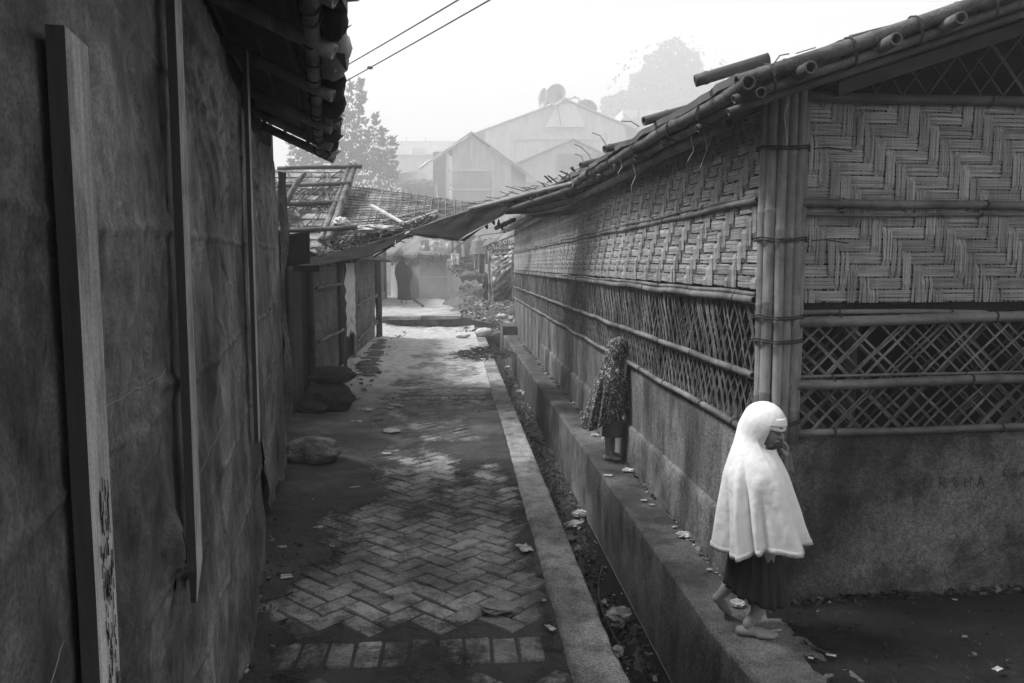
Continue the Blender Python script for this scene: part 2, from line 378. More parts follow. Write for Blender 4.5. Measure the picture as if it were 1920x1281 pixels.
for j in range(len(ysd)-1):
    for i in range(nx-1):
        a=j*nx+i; b.face([a,a+1,a+nx+1,a+nx])
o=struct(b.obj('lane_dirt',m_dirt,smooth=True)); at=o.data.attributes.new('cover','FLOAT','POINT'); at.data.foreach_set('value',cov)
# concrete strip, gutter walls, ledge
b=MB()
def st(u,v):
    y=lerp(.5,18.9,v**1.4); e=.016*fbm(0,y*3.1,2)+.01*fbm(0,y*11,4); x=lerp(XSL-.01+e+bend(y)*.9*0.2,XSR+bend(y)+.006*fbm(2,y*5),u)
    return (x,y,.017+.005*fbm(x*7,y*7)-(.03 if u<.01 else 0)-(.012 if u>.99 else 0))
b.grid(st,10,420); struct(b.obj('concrete_strip',m_strip,smooth=True))
b=MB()
def gl(u,v):
    y=lerp(.5,19.3,v**1.3); return (XSR+bend(y)-.004-.05*(1-u)*0+.006*fbm(1,y*5,u*3),y,lerp(-.58,.012,u))
b.grid(gl,6,200); struct(b.obj('gutter_wall',m_ledge,smooth=True))
b=MB()
def LZ(y): return .1+.006*fbm(1,y*2)+ (.02 if 5.9<y<6.25 else 0)
def lx(y): return XLD+bend(y)*1.0-.0025*max(0,y-4)
prof=[(0,-.60),(0,-.3),(.002,.04),(.004,.088),(.018,.10),(.12,.1),(.24,.095),(.30,.088),(.44,.084)]
def lg(u,v):
    y=lerp(.6,19.0,v**1.3); k=u*(len(prof)-1); i=min(int(k),len(prof)-2); t=k-i
    px=lerp(prof[i][0],prof[i+1][0],t); pz=lerp(prof[i][1],prof[i+1][1],t)
    n=.006*fbm(px*9,y*3,pz*5)+.003*fbm(px*30,y*15,pz*20)
    chip=-.03*max(0,fbm(3,y*2.3,1)-.35)*(1 if .05>px>.003 else 0)
    return (lx(y)+px-n*.8,y,pz+n*.7+chip*2+(.0))
b.grid(lg,32,620); struct(b.obj('concrete_ledge',m_ledge,smooth=True))
b=MB(); b.box(1.075,1.40,18.4,19.6,-.5,.30); b.box(.2,1.075,19.55,19.7,-.55,-.02); struct(b.obj('gutter_end_block',m_ledge))
b=MB()
def wf(u,v):
    y=lerp(.5,19.5,v); return (lerp(XSR-.004+bend(y),XLD+.004+bend(y),u),y,-.47)
b.grid(wf,4,60); struct(b.obj('drain_water',m_water))
b=MB()
def mk(u,v):
    y=lerp(.5,19.5,v**1.3); x=lerp(XSR,XLD,u)+bend(y)
    bias=pw(y,[(1,-.022),(3.5,-.02),(4.1,-.006),(4.9,-.004),(5.0,-.014),(5.6,-.012),(6,.006),(9,.012),(12,.03),(19,.05)])
    return (x,y,-.468+bias+.03*fbm(x*5,y*3,2)+.016*fbm(x*22,y*22,3)-.03*max(0,(u-.8))*5*(1 if y<7 else 0))
b.grid(mk,26,700); struct(b.obj('gutter_muck',m_muck))
b=MB(); b.tube([(XLD-.006+bend(y*.1)+.003*fbm(y*.3,1),y*.1,-.464) for y in range(20,90,2)],.0022,5); struct(b.obj('waterline_glint',m_grey))  # thin pale tube stands in for the glint along the water's edge
# small debris stuff in the gutter, along the ledge back and by the left wall
def chips(name,n,fn,mats,smin,smax):
    b=MB()
    for _ in range(n):
        p=V(fn()); s=smin+(smax-smin)*R()**2.5; b.cm=random.choice(range(len(mats))) ; b.ct=U(-.5,.3)
        rt=Matrix.Rotation(U(0,6.3),3,'Z')@Matrix.Rotation(U(-.7,.7),3,'X')@Matrix.Rotation(U(-.5,.5),3,'Y')
        a=s*U(.3,1); c=s*U(.5,1)
        q=[V((-a,-c,0)),V((a,-c*U(.5,1),s*U(-.2,.4))),V((a*U(.4,1),c,0)),V((-a*U(.5,1),c*U(.4,1),s*U(-.3,.4)))]
        vs=[p+rt@k for k in q]; th=V((0,0,.003)); b.hexa([k-th for k in vs]+[k+th for k in vs])
    o=b.obj(name,mats); struct(o,'stuff'); return o
dk=[m_twig,m_muck,m_twig,m_grey,m_twig,m_trash]
def fg():
    y=2.6+16*R()**1.1; 
    return (lerp(XSR+.02,XLD-.03,R())+bend(y),y,-.455+pw(y,[(5,0),(8,.02),(12,.04),(19,.06)])+U(-.01,.02))
chips('gutter_debris',1500,fg,dk,.006,.028)
def fl():
    y=3.9+14*R(); return (lx(y)+.25+.05*R()+(.02 if y<8 else 0)*R()-.02*R(),y,.088+U(0,.012))
chips('ledge_debris',1500,fl,[m_twig,m_muck,m_twig,m_grey,m_trash,m_grey],.004,.03)
def fw():
    y=2.9+6*R(); return (-.413-.158*y+.03+.22*R()**2+(-.0 if y<7 else 0),y,.012+U(0,.014))
chips('wall_foot_debris',420,fw,[m_twig,m_dirt,m_twig,m_dirt,m_grey],.004,.022)
def ff():
    return (lerp(-1.95,-1.2,R()**1.6),9.8+10.5*R(),.03+U(0,.03))
chips('hut_foot_debris',420,ff,[m_ground,m_dirt,m_grey,m_twig],.015,.06)
def mz(x,y):
    u=(x+.5)/5; v=(y-25.5)/5.5
    if not(0<u<1 and 0<v<1): return -9
    e=min(1,u*7)*min(1,(1-u)*2.2)*math.sin(math.pi*v)**.6
    return .28+1.2*e*min(1,(.15+v*1.4))*.62+.16*fbm(x*1.6,y*1.6)+.06*fbm(x*5,y*5)
def fm():
    x=lerp(.1,2.8,R()); y=lerp(19.9,31,R()**1.2); return (x,y,max(gz(x,y),mz(x,y))+.02+U(0,.04))
chips('rubble_ground_cover',2600,fm,[m_ground,m_twig,m_dirt,m_grey,m_ground,m_trash],.02,.085)
def fyd():
    x=lerp(1.45,4.5,R()**1.3); y=lerp(2.3,3.62,R()**.6); return (x,y,.103+.012*fbm(x*2,y*2))
chips('yard_debris',420,fyd,[m_twig,m_yard,m_yard,m_twig,m_yard,m_ground],.003,.014)
def fyw():
    x=lerp(1.5,4.4,R()); return (x,3.60+.06*(x-1.42)-.01-.05*R()**2,.10+U(0,.02))
chips('plinth_crumbs',500,fyw,[m_twig,m_yard,m_conc,m_dark],.006,.03)
def fp(): 
    y=2.8+14*R(); x=lerp(-1.2,.4,R()); return (x,y,dirt_h(x,y)+.003)
chips('path_grit',330,fp,[m_twig,m_ground,m_grey],.002,.008)
# stones marking the left edge of the far path
for k in range(15):
    b=MB(); y=12.2+k*.42; x=-1.42+.10*fbm(k*1.7,2)-(.02*k); r=(U(.14,.24),U(.10,.15),U(.035,.06)); 
    b.ell((x,y,.035),r,Matrix.Rotation(U(-.3,.3),3,'Z'),14,8,lambda d:1+.18*mn.noise(d*2+V((k,0,0))))
    tag(b.obj('edge_stone',m_ground,loc=(x,y,.02),smooth=True),'flat earthen stone half buried in the row along the left edge of the far path','stone','edge stones along the far path')
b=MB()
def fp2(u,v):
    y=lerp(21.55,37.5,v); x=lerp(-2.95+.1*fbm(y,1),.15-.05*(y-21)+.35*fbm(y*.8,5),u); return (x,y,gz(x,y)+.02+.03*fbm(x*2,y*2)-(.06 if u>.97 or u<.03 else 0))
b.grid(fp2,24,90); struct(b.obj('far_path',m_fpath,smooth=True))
# step slabs
p0=-1.93
for k,(x0,x1,lab) in enumerate([(-1.93,-.93,'long flat stone slab, left one of the pair forming the step at the end of the lane'),(-.91,.10,'long flat stone slab, right one of the pair forming the step at the end of the lane')]):
    b=MB(); z0=.28+.01*k
    b.hexa([(x0,21.02,z0),(x1,21.0,z0+.005),(x1+.02*k,21.6,z0),(x0,21.6,z0),(x0,21.0,z0+.095),(x1,20.98,z0+.1),(x1+.05*k,21.62,z0+.10),(x0,21.6,z0+.09)])
    tag(b.obj('step_slab',m_strip,loc=((x0+x1)/2,21.3,z0)),lab,'stone slab','step slabs across the lane')
b=MB()
for r_ in range(2):
    for k in range(8):
        x0=-1.88+.245*k+(.1 if r_ else 0)
        b.ct=U(-.2,.2); b.box(x0,x0+.235,21.08,21.5,.0+.14*r_,.13+.14*r_)
b.ct=0; struct(b.obj('step_riser_bricks',m_ledge))
# ================================================================ WEAVE HELPERS
def weave(b,f,UU,VV,wu,wv,amp=.0045,nspl=(3,4),rag=None,u0=0):
    nu=int(UU/wu); nv=int(VV/wv)
    def hover(i,j): return ((i-j)%6)<3      # level strip on top (j counted from the top down)
    # upright strips
    b.cm=0
    for i in range(nu):
        k=random.choice(nspl); base=U(-.22,.16); sk=U(-.003,.003)
        for q in range(k):
            ww=wu*.92/k; uc=i*wu+ww*(q+.5)+U(-.001,.001); ph=R()*50
            pts=[]
            zs=[]
            for j in range(nv+1):
                a=-1 if hover(i,max(j-1,0)) else 1; c=-1 if hover(i,min(j,nv-1)) else 1
                zs.append((j*wv,(a+c)*.5*amp*1.0))
                if j<nv: zs.append(((j+.5)*wv,c*amp*1.15))
            o=len(b.v); hw=ww/2*(U(.86,.98)); tn=U(-.0012,.0012)
            for (dz,n_) in zs:
                du=.004*mn.noise(V((ph,dz*3,i)))+sk*(dz/VV)
                if rag: du+=rag(i,q,dz/VV)
                z=VV-dz
                b.v.append(f(uc+du-hw,z,n_-tn)); b.v.append(f(uc+du+hw,z,n_+tn))
            b.ct=base+U(-.10,.10)
            for j in range(len(zs)-1):
                b.face([o+2*j,o+2*j+1,o+2*j+3,o+2*j+2])
    b.cm=1
    for j in range(nv):
        k=random.choice(nspl); base=U(-.15,.15)
        for q in range(k):
            ww=wv*.90/k; zc=VV-(j*wv+ww*(q+.5)); hw=ww/2*U(.80,.97); ph=R()*50; o=len(b.v); cnt=0; tn=U(-.0012,.0012)
            vs=[]
            for i in range(nu+1):
                a=1 if hover(max(i-1,0),j) else -1; c=1 if hover(min(i,nu-1),j) else -1
                vs.append((i*wu,(a+c)*.5*amp)); 
                if i<nu: vs.append(((i+.5)*wu,c*amp*1.15))
            for (u_,n_) in vs:
                dz=.0035*mn.noise(V((ph,u_*3,j)))
                b.v.append(f(u_,zc+dz-hw,n_-tn)); b.v.append(f(u_,zc+dz+hw,n_+tn))
            cc=base+U(-.1,.1); seglen=0
            for i in range(len(vs)-1):
                if seglen<=0: cc=base+U(-.13,.13); seglen=random.randint(12,40)
                seglen-=1; b.ct=cc
                b.face([o+2*i,o+2*i+1,o+2*i+3,o+2*i+2])
    b.ct=0; b.cm=0
def lattice(b,f,u0,u1,z0,z1,sp,w_,depth=0.0,ang=1.0,miss=.04,clip=None,dbl=.35,th=.0035):
    # diagonal slats in both senses, clipped to the panel
    hgt=z1-z0; run=hgt/ang
    for s_ in (1,-1):
        u=u0-run-sp
        while u<u1+run+sp:
            u+=sp*U(.88,1.12)
            if R()<miss: continue
            for rep in range(2 if R()<dbl else 1):
                a0=u+rep*w_*1.15; slope=ang*U(.92,1.08); ww=w_*U(.75,1.15); pts=[]
                ua,za=a0,z0; 
                n_=7; lst=[]
                for k in range(n_+1):
                    t=k/n_; uu=a0+s_*hgt*t/slope if s_>0 else a0+run-hgt*t/slope; lst.append((uu,z0+hgt*t))
                lst=[(x+.003*mn.noise(V((x*5,z*7,s_+depth))),z) for x,z in lst if u0<=x<=u1 and (clip is None or z<clip(x))]
                if len(lst)<2: continue
                b.ct=U(-.3,.25); nn=depth+(.003*s_)
                o=len(b.v)
                for k,(x,z) in enumerate(lst):
                    nv_=nn+.003*s_*math.cos(k*2.2)
                    b.v+= [f(x-ww*.6,z,nv_),f(x+ww*.6,z,nv_),f(x+ww*.6,z,nv_+th),f(x-ww*.6,z,nv_+th)]
                for k in range(len(lst)-1):
                    for q in range(4):
                        q2=(q+1)%4; b.face([o+4*k+q,o+4*k+q2,o+4*k+4+q2,o+4*k+4+q])
    b.ct=0
# ================================================================ RIGHT BAMBOO HUT
XW=1.42; YC=3.60; YE=19.3; FD=V((1,.06,0)).normalized(); FN=V((FD.y,-FD.x,0))  # front wall dir, outward normal (towards camera)
P0=V((XW,YC,0)); XB=5.3
hut=thing('bamboo_hut','long woven bamboo hut on a plastered plinth, filling the right side of the lane','hut',(XW,YC,.1))
def fl_(u,z,n): return V((XW-n,YC+u,z))                 # lane wall
def ff_(u,z,n): return P0+FD*u+FN*n+V((0,0,z))          # front wall
# plinth
b=MB()
def plin(f,u0,u1,nu,nv,z0,z1,off,sc_=1):
    def g(u,v):
        uu=lerp(u0,u1,u); z=lerp(z0,z1,v); n=off+.005*fbm(uu*2,z*2)+.002*fbm(uu*15,z*15)
        if v>.97: n-=.004
        return f(uu,z,n)
    b.grid(g,nu,nv)
plin(fl_,0,YE-YC,260,14,.02,.905,.0); b2=b
def topl(u,v): return fl_(lerp(0,YE-YC,u),.905+.003*fbm(u*60,v),lerp(.004,-.16,v))
b.grid(topl,120,2)
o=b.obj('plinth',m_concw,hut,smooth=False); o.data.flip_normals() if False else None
b=MB(); plin(ff_,0,4.0,130,36,.05,.905,.0)
def topf(u,v): return ff_(lerp(0,4.0,u),.905+.006*fbm(u*30,v),lerp(.006,-.16,v))
b.grid(topf,80,2)
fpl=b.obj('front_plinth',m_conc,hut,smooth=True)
# plinth foot course on the lane side
b=MB()
def ft(u,v):
    y=lerp(.0,9.5,u); prof2=[(.034,.03),(.032,.2),(.028,.40),(.016,.415),(.0,.42)]; k=v*4; i=min(int(k),3); t=k-i
    n=lerp(prof2[i][0],prof2[i+1][0],t); z=lerp(prof2[i][1],prof2[i+1][1],t)-.011*0*y
    return fl_(y,z+.01*fbm(y*2,z*3),n+.006*fbm(y*3,z*4,3))
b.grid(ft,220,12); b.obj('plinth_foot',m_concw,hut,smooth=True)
# scratched letters in the plaster
def scratch(strokes,u0,z0,sc_,r=.0019):
    for s_ in strokes:
        pts=[ff_(u0+x*sc_+.002*R(),z0+y*sc_,.0065) for x,y in s_]
        b.tube(pts,r,4)
b=MB()
RR=[[(0,0),(0.02,1)],[(0,1),(.45,.85),(.4,.6),(0,.5)],[(.05,.5),(.5,-.05)]]
OO=[[(.3,.0),(.05,.2),(.1,.5),(.35,.55),(.45,.3),(.3,0)]]
HH=[[(0,0),(0,.8)],[(0,.4),(.5,.45)],[(.5,0),(.5,.85)]]
AA=[[(0,-.1),(.3,.85)],[(.3,.85),(.65,0)],[(.12,.3),(.5,.35)]]
u=.93
for g,du in ((RR,.075),(OO,.06),(HH,.065),(AA,.07)): scratch(g,u,.635,.058); u+=du
scratch([[(0,0),(0,.9)],[(0,.9),(.3,.8),(.25,.5)]],.845,.65,.05)
for g,du in ((RR,.05),(OO,.045),([[(0,0),(0,.5)],[(0,.5),(.25,.5),(.25,0)],[(.25,.5),(.5,.5),(.5,0)]],.05)): scratch(g,u+.07,.675,.045); u+=du
u=.17
for k in range(7): scratch([[(0,U(0,.3)),(.2,U(.5,.9)),(.45,U(.1,.6)),(.6,U(.3,.9))]],u,.645+U(-.01,.01),.035,.001); u+=.038
b.obj('scratched_writing',m_dark,fpl)
# crack / stain ridge
b=MB(); pts=[ff_(1.0+.05*k,.235+.018*k+.012*math.sin(k*1.7)+U(-.006,.006),.0045) for k in range(14)]; b.tube(pts,[U(.0005,.003) for _ in pts],4); b.obj('plaster_crack',m_dark,fpl)
# lane wall weave
def ragl(i,q,t): return .012*mn.noise(V((i*.9,q*.3,t*4)))*t
b=MB(); weave(b,lambda u,z,n:fl_(u,1.555+z,n+.01),YE-YC,.93,.062,.0585,.012,(3,4),ragl); b.obj('woven_panel',[m_sv,m_sh],hut)
def ragf(i,q,t): return (.03*mn.noise(V((i*1.3,q*.5,t*3)))*max(0,t-.55)*2)
b=MB(); weave(b,lambda u,z,n:ff_(u+.08,1.50+z,n+.008),3.75,.98,.054,.0585,.008,(3,4,5),ragf); b.obj('woven_panel',[m_sv,m_sh],hut)
# backing inside so daylight does not pass the weave
b=MB(); b.hexa([fl_(0.1,1.5,-.03),fl_(15.6,1.5,-.03),fl_(15.6,1.5,-.045),fl_(.1,1.5,-.045),fl_(.1,2.5,-.03),fl_(15.6,2.5,-.03),fl_(15.6,2.5,-.045),fl_(.1,2.5,-.045)])
b.hexa([ff_(.12,1.5,-.03),ff_(3.9,1.5,-.03),ff_(3.9,1.5,-.045),ff_(.12,1.5,-.045),ff_(.12,2.5,-.03),ff_(3.9,2.5,-.03),ff_(3.9,2.5,-.045),ff_(.12,2.5,-.045)])
b.obj('daylight_backing',m_dark,hut)
b=MB(); lattice(b,fl_,.02,YE-YC,.93,1.54,.09,.012,.006,1.55,.03,None,.5); b.obj('lattice_panel',m_slat,hut)
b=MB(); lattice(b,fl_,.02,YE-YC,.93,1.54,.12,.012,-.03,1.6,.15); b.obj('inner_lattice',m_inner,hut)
b=MB(); lattice(b,ff_,.02,3.9,.93,1.50,.098,.0135,.006,.95,.02,None,.42); b.obj('lattice_panel',m_slat,hut)
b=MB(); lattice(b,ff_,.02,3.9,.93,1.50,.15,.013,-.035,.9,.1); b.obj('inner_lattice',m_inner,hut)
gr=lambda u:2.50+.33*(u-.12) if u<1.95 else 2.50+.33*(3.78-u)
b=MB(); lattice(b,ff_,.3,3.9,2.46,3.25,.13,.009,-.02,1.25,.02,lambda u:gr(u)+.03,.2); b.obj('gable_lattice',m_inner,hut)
# rails
def rail(f,u0,u1,z,r,n=.035,bow=.0,m=None,seg=9,zz=None):
    b=MB(); u=u0
    b.culm(f(u0,z,n),f(u1,zz if zz else z,n),r,.36,-bow,seg,.7,.006)
    # binding cords
    k=u0+.25
    while k<u1-.1:
        t=(k-u0)/(u1-u0); c=f(k,lerp(z,zz if zz else z,t)+bow*4*t*(1-t),n-.002); b.cm=1
        b.ring(c,f(1,0,0)-f(0,0,0),r*1.12,.0028,2,10); k+=U(.5,.9); b.cm=0
    b.obj('rail',[m or m_bamh,m_twig],hut,smooth=True)
Ln=YE-YC
for z,r,n in ((1.555,.021,.032),(1.585,.012,.026),(1.20,.019,.03),(2.015,.016,.028),(.925,.019,.022),(2.045,.010,.024)):
    rail(fl_,.03,Ln-.02,z,r,n)
rail(ff_,.1,3.9,2.00,.021); rail(ff_,.1,3.9,1.955,.008,.03); rail(ff_,.1,3.9,1.455,.026,.038,.0,None,10,1.52); rail(ff_,.1,1.1,1.50,.012,.03)
rail(ff_,.08,3.9,1.17,.024,.036); rail(ff_,.08,3.9,1.200,.007,.03); rail(ff_,.1,3.9,.93,.019,.03); rail(ff_,.1,3.9,2.48,.024,.034,0,m_bamd)
# corner post: a bundle of culms
for (dx,dy,r) in ((-.013,.022,.021),(.012,-.005,.026),(.052,-.03,.023),(.092,-.028,.024),(.132,-.026,.024),(.163,-.008,.017)):
    b=MB(); b.culm((XW+dx,YC+dy-.015,.88 if dx<.1 else .895),(XW+dx-.0,YC+dy-.015,2.56),r,.42,0,14,.7,.003); b.obj('corner_culm',m_bam,hut,smooth=True)
for z in (2.24,1.83,1.475,1.365,.985):
    b=MB()
    ring=[(-.045,.045),(-.036,-.010),(.035,-.060),(.12,-.058),(.168,-.040),(.190,.0),(.15,.05),(.0,.06),(-.045,.045)]
    for t in range(2): b.tube([(XW+x,YC+y-.015,z+.006*math.sin(i*2)+.011*t) for i,(x,y) in enumerate(ring)],.0038,5)
    if z in(2.24,1.83): b.tube([(XW+.19,YC-.06,z),(XW+.25,YC-.075,z+.004),(XW+.36,YC-.07,z-.012)],.003,5)
    b.obj('cord_tie',m_wire,hut)
# door/inner posts behind the lattice
b=MB(); b.culm(ff_(.5,.9,-.10),ff_(.5,2.5,-.10),.03); b.obj('inner_post',m_bamd,hut,smooth=True); b=MB(); b.culm(ff_(2.2,.9,-.1),ff_(2.2,2.5,-.1),.03); b.obj('inner_post',m_bamd,hut,smooth=True)
# far end wall, right wall and back wall
b=MB(); b.box(XW+.02,XB,YE-.05,YE,.05,2.6); b.box(XB-.1,XB,YC+.3,YE-.06,.05,2.6); b.box(XW+.2,XB-.12,YC+.5,YE-.1,.06,.12); b.obj('plain_wall',m_dark,hut)
# roof
XE=1.12; ZE=2.50; YV=3.10; SL=.33; XR=3.35
def zr(x): return ZE+SL*(x-XE) if x<=XR else ZE+SL*(XR-XE)-SL*(x-XR)
EJ=lambda y: .03*fbm(y*.6,3)-.10*max(0,min(1,(8-y)/4.9))
b=MB()
def ru(u,v):
    y=lerp(YV,YE+.3,v); x=lerp(XE-.03+.015*fbm(9,y*5),XR,u); return (x,y,zr(max(x,XE))+.050+.012*fbm(x*4,y*4)+EJ(y))
b.grid(ru,22,150)
def ru2(u,v):
    y=lerp(YV,YE+.3,v); x=lerp(XR,XR+XR-XE,u); return (x,y,zr(x)+.050+.012*fbm(x*4,y*4)+EJ(y))
b.grid(ru2,8,40)
b.obj('roof',m_hroof,hut,solid=.03)
b=MB()     # matting under the roof
def rl(u,v):
    y=lerp(YV+.06,YE+.2,v); x=lerp(XE+.05,XR,u); return (x,y,zr(x)+.018+EJ(y))
b.grid(rl,8,60,True); b.obj('roof_matting',m_bamd,hut,solid=.008)
for (dx,dz,r) in ((.0,.018,.030),(.052,-.022,.023)):    # eave poles in lengths
    y=YV-.05
    while y<YE:
        y2=min(y+U(3.2,4.4),YE+.3); b=MB(); b.culm((XE+dx,y,ZE+dz+EJ(y)),(XE+dx+.015,y2+.25,ZE+dz+EJ(y2)+.008),r,.36,.0,11,.7,.008); b.obj('eave_pole',m_bamw,hut,smooth=True); y=y2
for k in range(11):
    y=3.5+k*.72+U(-.1,.1); b=MB(); c=V((XE+.025,y,ZE+EJ(y))); b.ring(c,(0,1,0),.062,.004,2,12)
    if k%2==0: b.tube([c+V((.02,0,-.05)),c+V((.01,.02,-.12)),c+V((-.02,.03,-.17-.06*R()))],.0025,5)
    b.obj('lashing',m_twig,hut)
# verge: poles up the gable slope with open purlin ends beside them
for (dy,dz,r,m_) in ((.0,-.065,.029,m_bamw),(.03,-.125,.019,m_bamw),(.09,-.16,.016,m_bamd)):
    b=MB(); b.culm((XE-.03,YV+dy,zr(XE)+dz-.01),(XR,YV+dy,zr(XR)+dz),r,.36,0,12,.7,.006); b.obj('verge_pole',m_,hut,smooth=True)
    b=MB(); b.culm((XR,YV+dy,zr(XR)+dz),(XR+2.3,YV+dy,zr(XR+2.3)+dz),r,.36,0,10,.7,.006); b.obj('verge_pole',m_,hut,smooth=True)
for x in (XE+.22,XE+.55,XE+.80,XE+1.4,XE+2.0):
    b=MB(); b.culm((x,YV-.10,zr(x)-.112),(x,YE,zr(x)-.03),.026,.4,0,12,.68,.004); b.obj('purlin',m_bamw,hut,smooth=True)
b=MB(); b.culm((XE+.13,YV+.55,ZE-.13),(XE+.15,YE,ZE-.035),.030,.4,0,12,.68,.004); b.obj('purlin',m_bamw,hut,smooth=True)
b=MB(); b.hexa([ff_(.28,2.47,.05),ff_(1.95,3.03,.05),ff_(1.95,3.03,.09),ff_(.28,2.47,.09),ff_(.28,2.53,.05),ff_(1.95,3.09,.05),ff_(1.95,3.09,.09),ff_(.28,2.53,.09)]); b.obj('gable_rafter',m_bamd,hut)
b=MB(); b.hexa([fl_(-.1,2.47,.0),fl_(Ln,2.47,.0),fl_(Ln,2.47,.05),fl_(-.1,2.47,.05),fl_(-.1,2.56,.0),fl_(Ln,2.56,.0),fl_(Ln,2.56,.05),fl_(-.1,2.56,.05)]); b.obj('wall_plate',m_slat,hut)
# rafters under the eave
for k in range(24):
    y=YC+.1+k*.66; b=MB(); b.culm((XE-.0,y,zr(XE)-.055+EJ(y)),(XR,y,zr(XR)-.055),.02,.3,0,8,.7); b.obj('rafter',m_bamd,hut,smooth=True)
for x in (XE+.10,XE+.42,XE+.68,XE+.98,XE+1.3):
    b=MB(); c=V((x,YV+.02,zr(x)-.09)); b.ring(c,V((1,0,SL)),.058,.0035,2,12)
    if x<1.3: b.tube([c+V((.01,-.03,.05)),c+V((.03,-.04,.08)),c+V((.07,-.03,.09))],.0025,5)
    b.obj('lashing',m_twig,hut)
b=MB()
for k in range(90):
    x=U(XE,XR); p=V((x,YV+U(.0,.12),zr(x)-.045+U(-.01,.02))); dx_=U(-.10,.14); q=p+V((dx_,U(-.05,.05),dx_*SL+U(-.01,.012))); b.ct=U(-.3,.3); b.bar(p,q,U(.004,.016),.003)
b.ct=0; b.obj('frayed_thatch',m_bamw,hut)
# stub battens lying over the roof edge
for y,l,dz,dy in ((4.35,.32,.02,.12),(5.5,.30,.03,.2),(6.55,.26,.05,.2),(3.42,.20,.02,-.05)):
    b=MB(); b.culm((XE-.10,y,ZE+dz-.02),(XE+l,y+dy,zr(XE+l)+dz),.026,.3,0,10,.6); b.obj('roof_batten',m_bamd,hut,smooth=True)
for y,dx,h_ in ((5.9,-.02,.14),(6.6,-.05,.16),(6.9,.0,.12),(4.9,-.01,.05)):
    b=MB(); p=V((XE,y,ZE+.06)); b.tube([p,p+V((-.02,.02,h_*.4)),p+V((dx-.03,.05,h_*.8)),p+V((dx-.08,.1,h_))],.003,5); b.obj('wire_end',m_wire,hut)
for px,py,y,l in ((1478,195,3.5,.26),(1325,235,3.9,.20),(1300,255,4.0,.12),(1190,310,5.1,.16),(1165,300,5.3,.10)):
    b=MB(); p=ay(px,py,y); q=[p+V((.012*math.sin(i*1.4+y),.01*i,-l*i/5)) for i in range(6)]; b.tube(q,.0022,5); b.obj('loose_cord',m_pale,hut)
# frayed edge where the roof turns ragged further on
b=MB()
for k in range(160):
    y=7+11*R(); p=V((XE-.04+U(-.03,.05),y,ZE+.05+U(-.04,.05)+EJ(y))); q=p+V((U(-.12,.05),U(-.15,.15),U(-.12,.06))); b.ct=U(-.3,.5); b.bar(p,q,U(.004,.02),.004)
b.ct=0; b.obj('frayed_thatch',m_slat,hut)
# ================================================================ LEFT TARPAULIN HUT
AL=math.atan(.158); LD=V((-math.sin(AL),math.cos(AL),0)); LN=V((math.cos(AL),math.sin(AL),0)); L0=V((-.413,0,0))
def lw(s,z,n): return L0+LD*s+LN*n+V((0,0,z))
def s_of(y): return y/math.cos(AL)
hl=thing('tarpaulin_hut','dark hut clad in stained tarpaulin with nailed timber battens, left edge of the lane','hut',(-.7,1.8,0))
BT=[1.303,2.156,4.10]
def tz0(y): return pw(y,[(0,.02),(3.3,.02),(4.2,.06),(4.6,.10),(5.3,.25),(6.0,.12),(6.9,.10)])+.035*fbm(y*3,1)
def tz1(y): return pw(y,[(0,2.75),(2.3,2.70),(2.5,2.56),(3.1,2.62),(4.1,2.52),(4.5,2.46),(5.5,2.52),(6.3,2.62),(6.9,2.25)])+.02*fbm(y*3,9)
b=MB(); 
FOLDS=[]
rs=random.Random(3)
for z0_ in (.52,.93,1.34,1.76,2.18): FOLDS.append((-2.2,z0_,7.1,z0_+.10,.007,.010))
for k in range(34):
    s_=rs.uniform(.4,6.5); z_=rs.uniform(.2,2.5); an=rs.choice((rs.uniform(-.5,.5),rs.uniform(1.1,2.0),rs.uniform(.6,1.1))); l_=rs.uniform(.25,.9)
    FOLDS.append((s_,z_,s_+l_*math.cos(an),z_+l_*math.sin(an),rs.uniform(.005,.012),rs.uniform(.010,.018)))
for k in range(9): FOLDS.append((2.35+.02*k,2.55-.02*k,2.9+.17*k,1.75+.10*k,.012,.016))
for k in range(5): FOLDS.append((4.3,2.4-.05*k,4.7+.2*k,1.7+.1*k,.012,.018))
def folds_n(s,z):
    t_=0
    for (a,c,a2,c2,am,wd) in FOLDS:
        dx,dz=a2-a,c2-c; L2=dx*dx+dz*dz; t=((s-a)*dx+(z-c)*dz)/L2
        if -.02<t<1.02:
            d=abs((s-a)*dz-(z-c)*dx)/math.sqrt(L2)
            if d<wd*2.5: t_+=am*math.exp(-(d/wd)**2)*min(1,max(0,t+.02)*6,max(0,1.02-t)*6)
    return t_
def tarp(u,v):
    s=lerp(-2.2,s_of(6.95),u); y=s*math.cos(AL); z=lerp(tz0(y),tz1(y),v)
    return lw(s,z,tn(s,z))
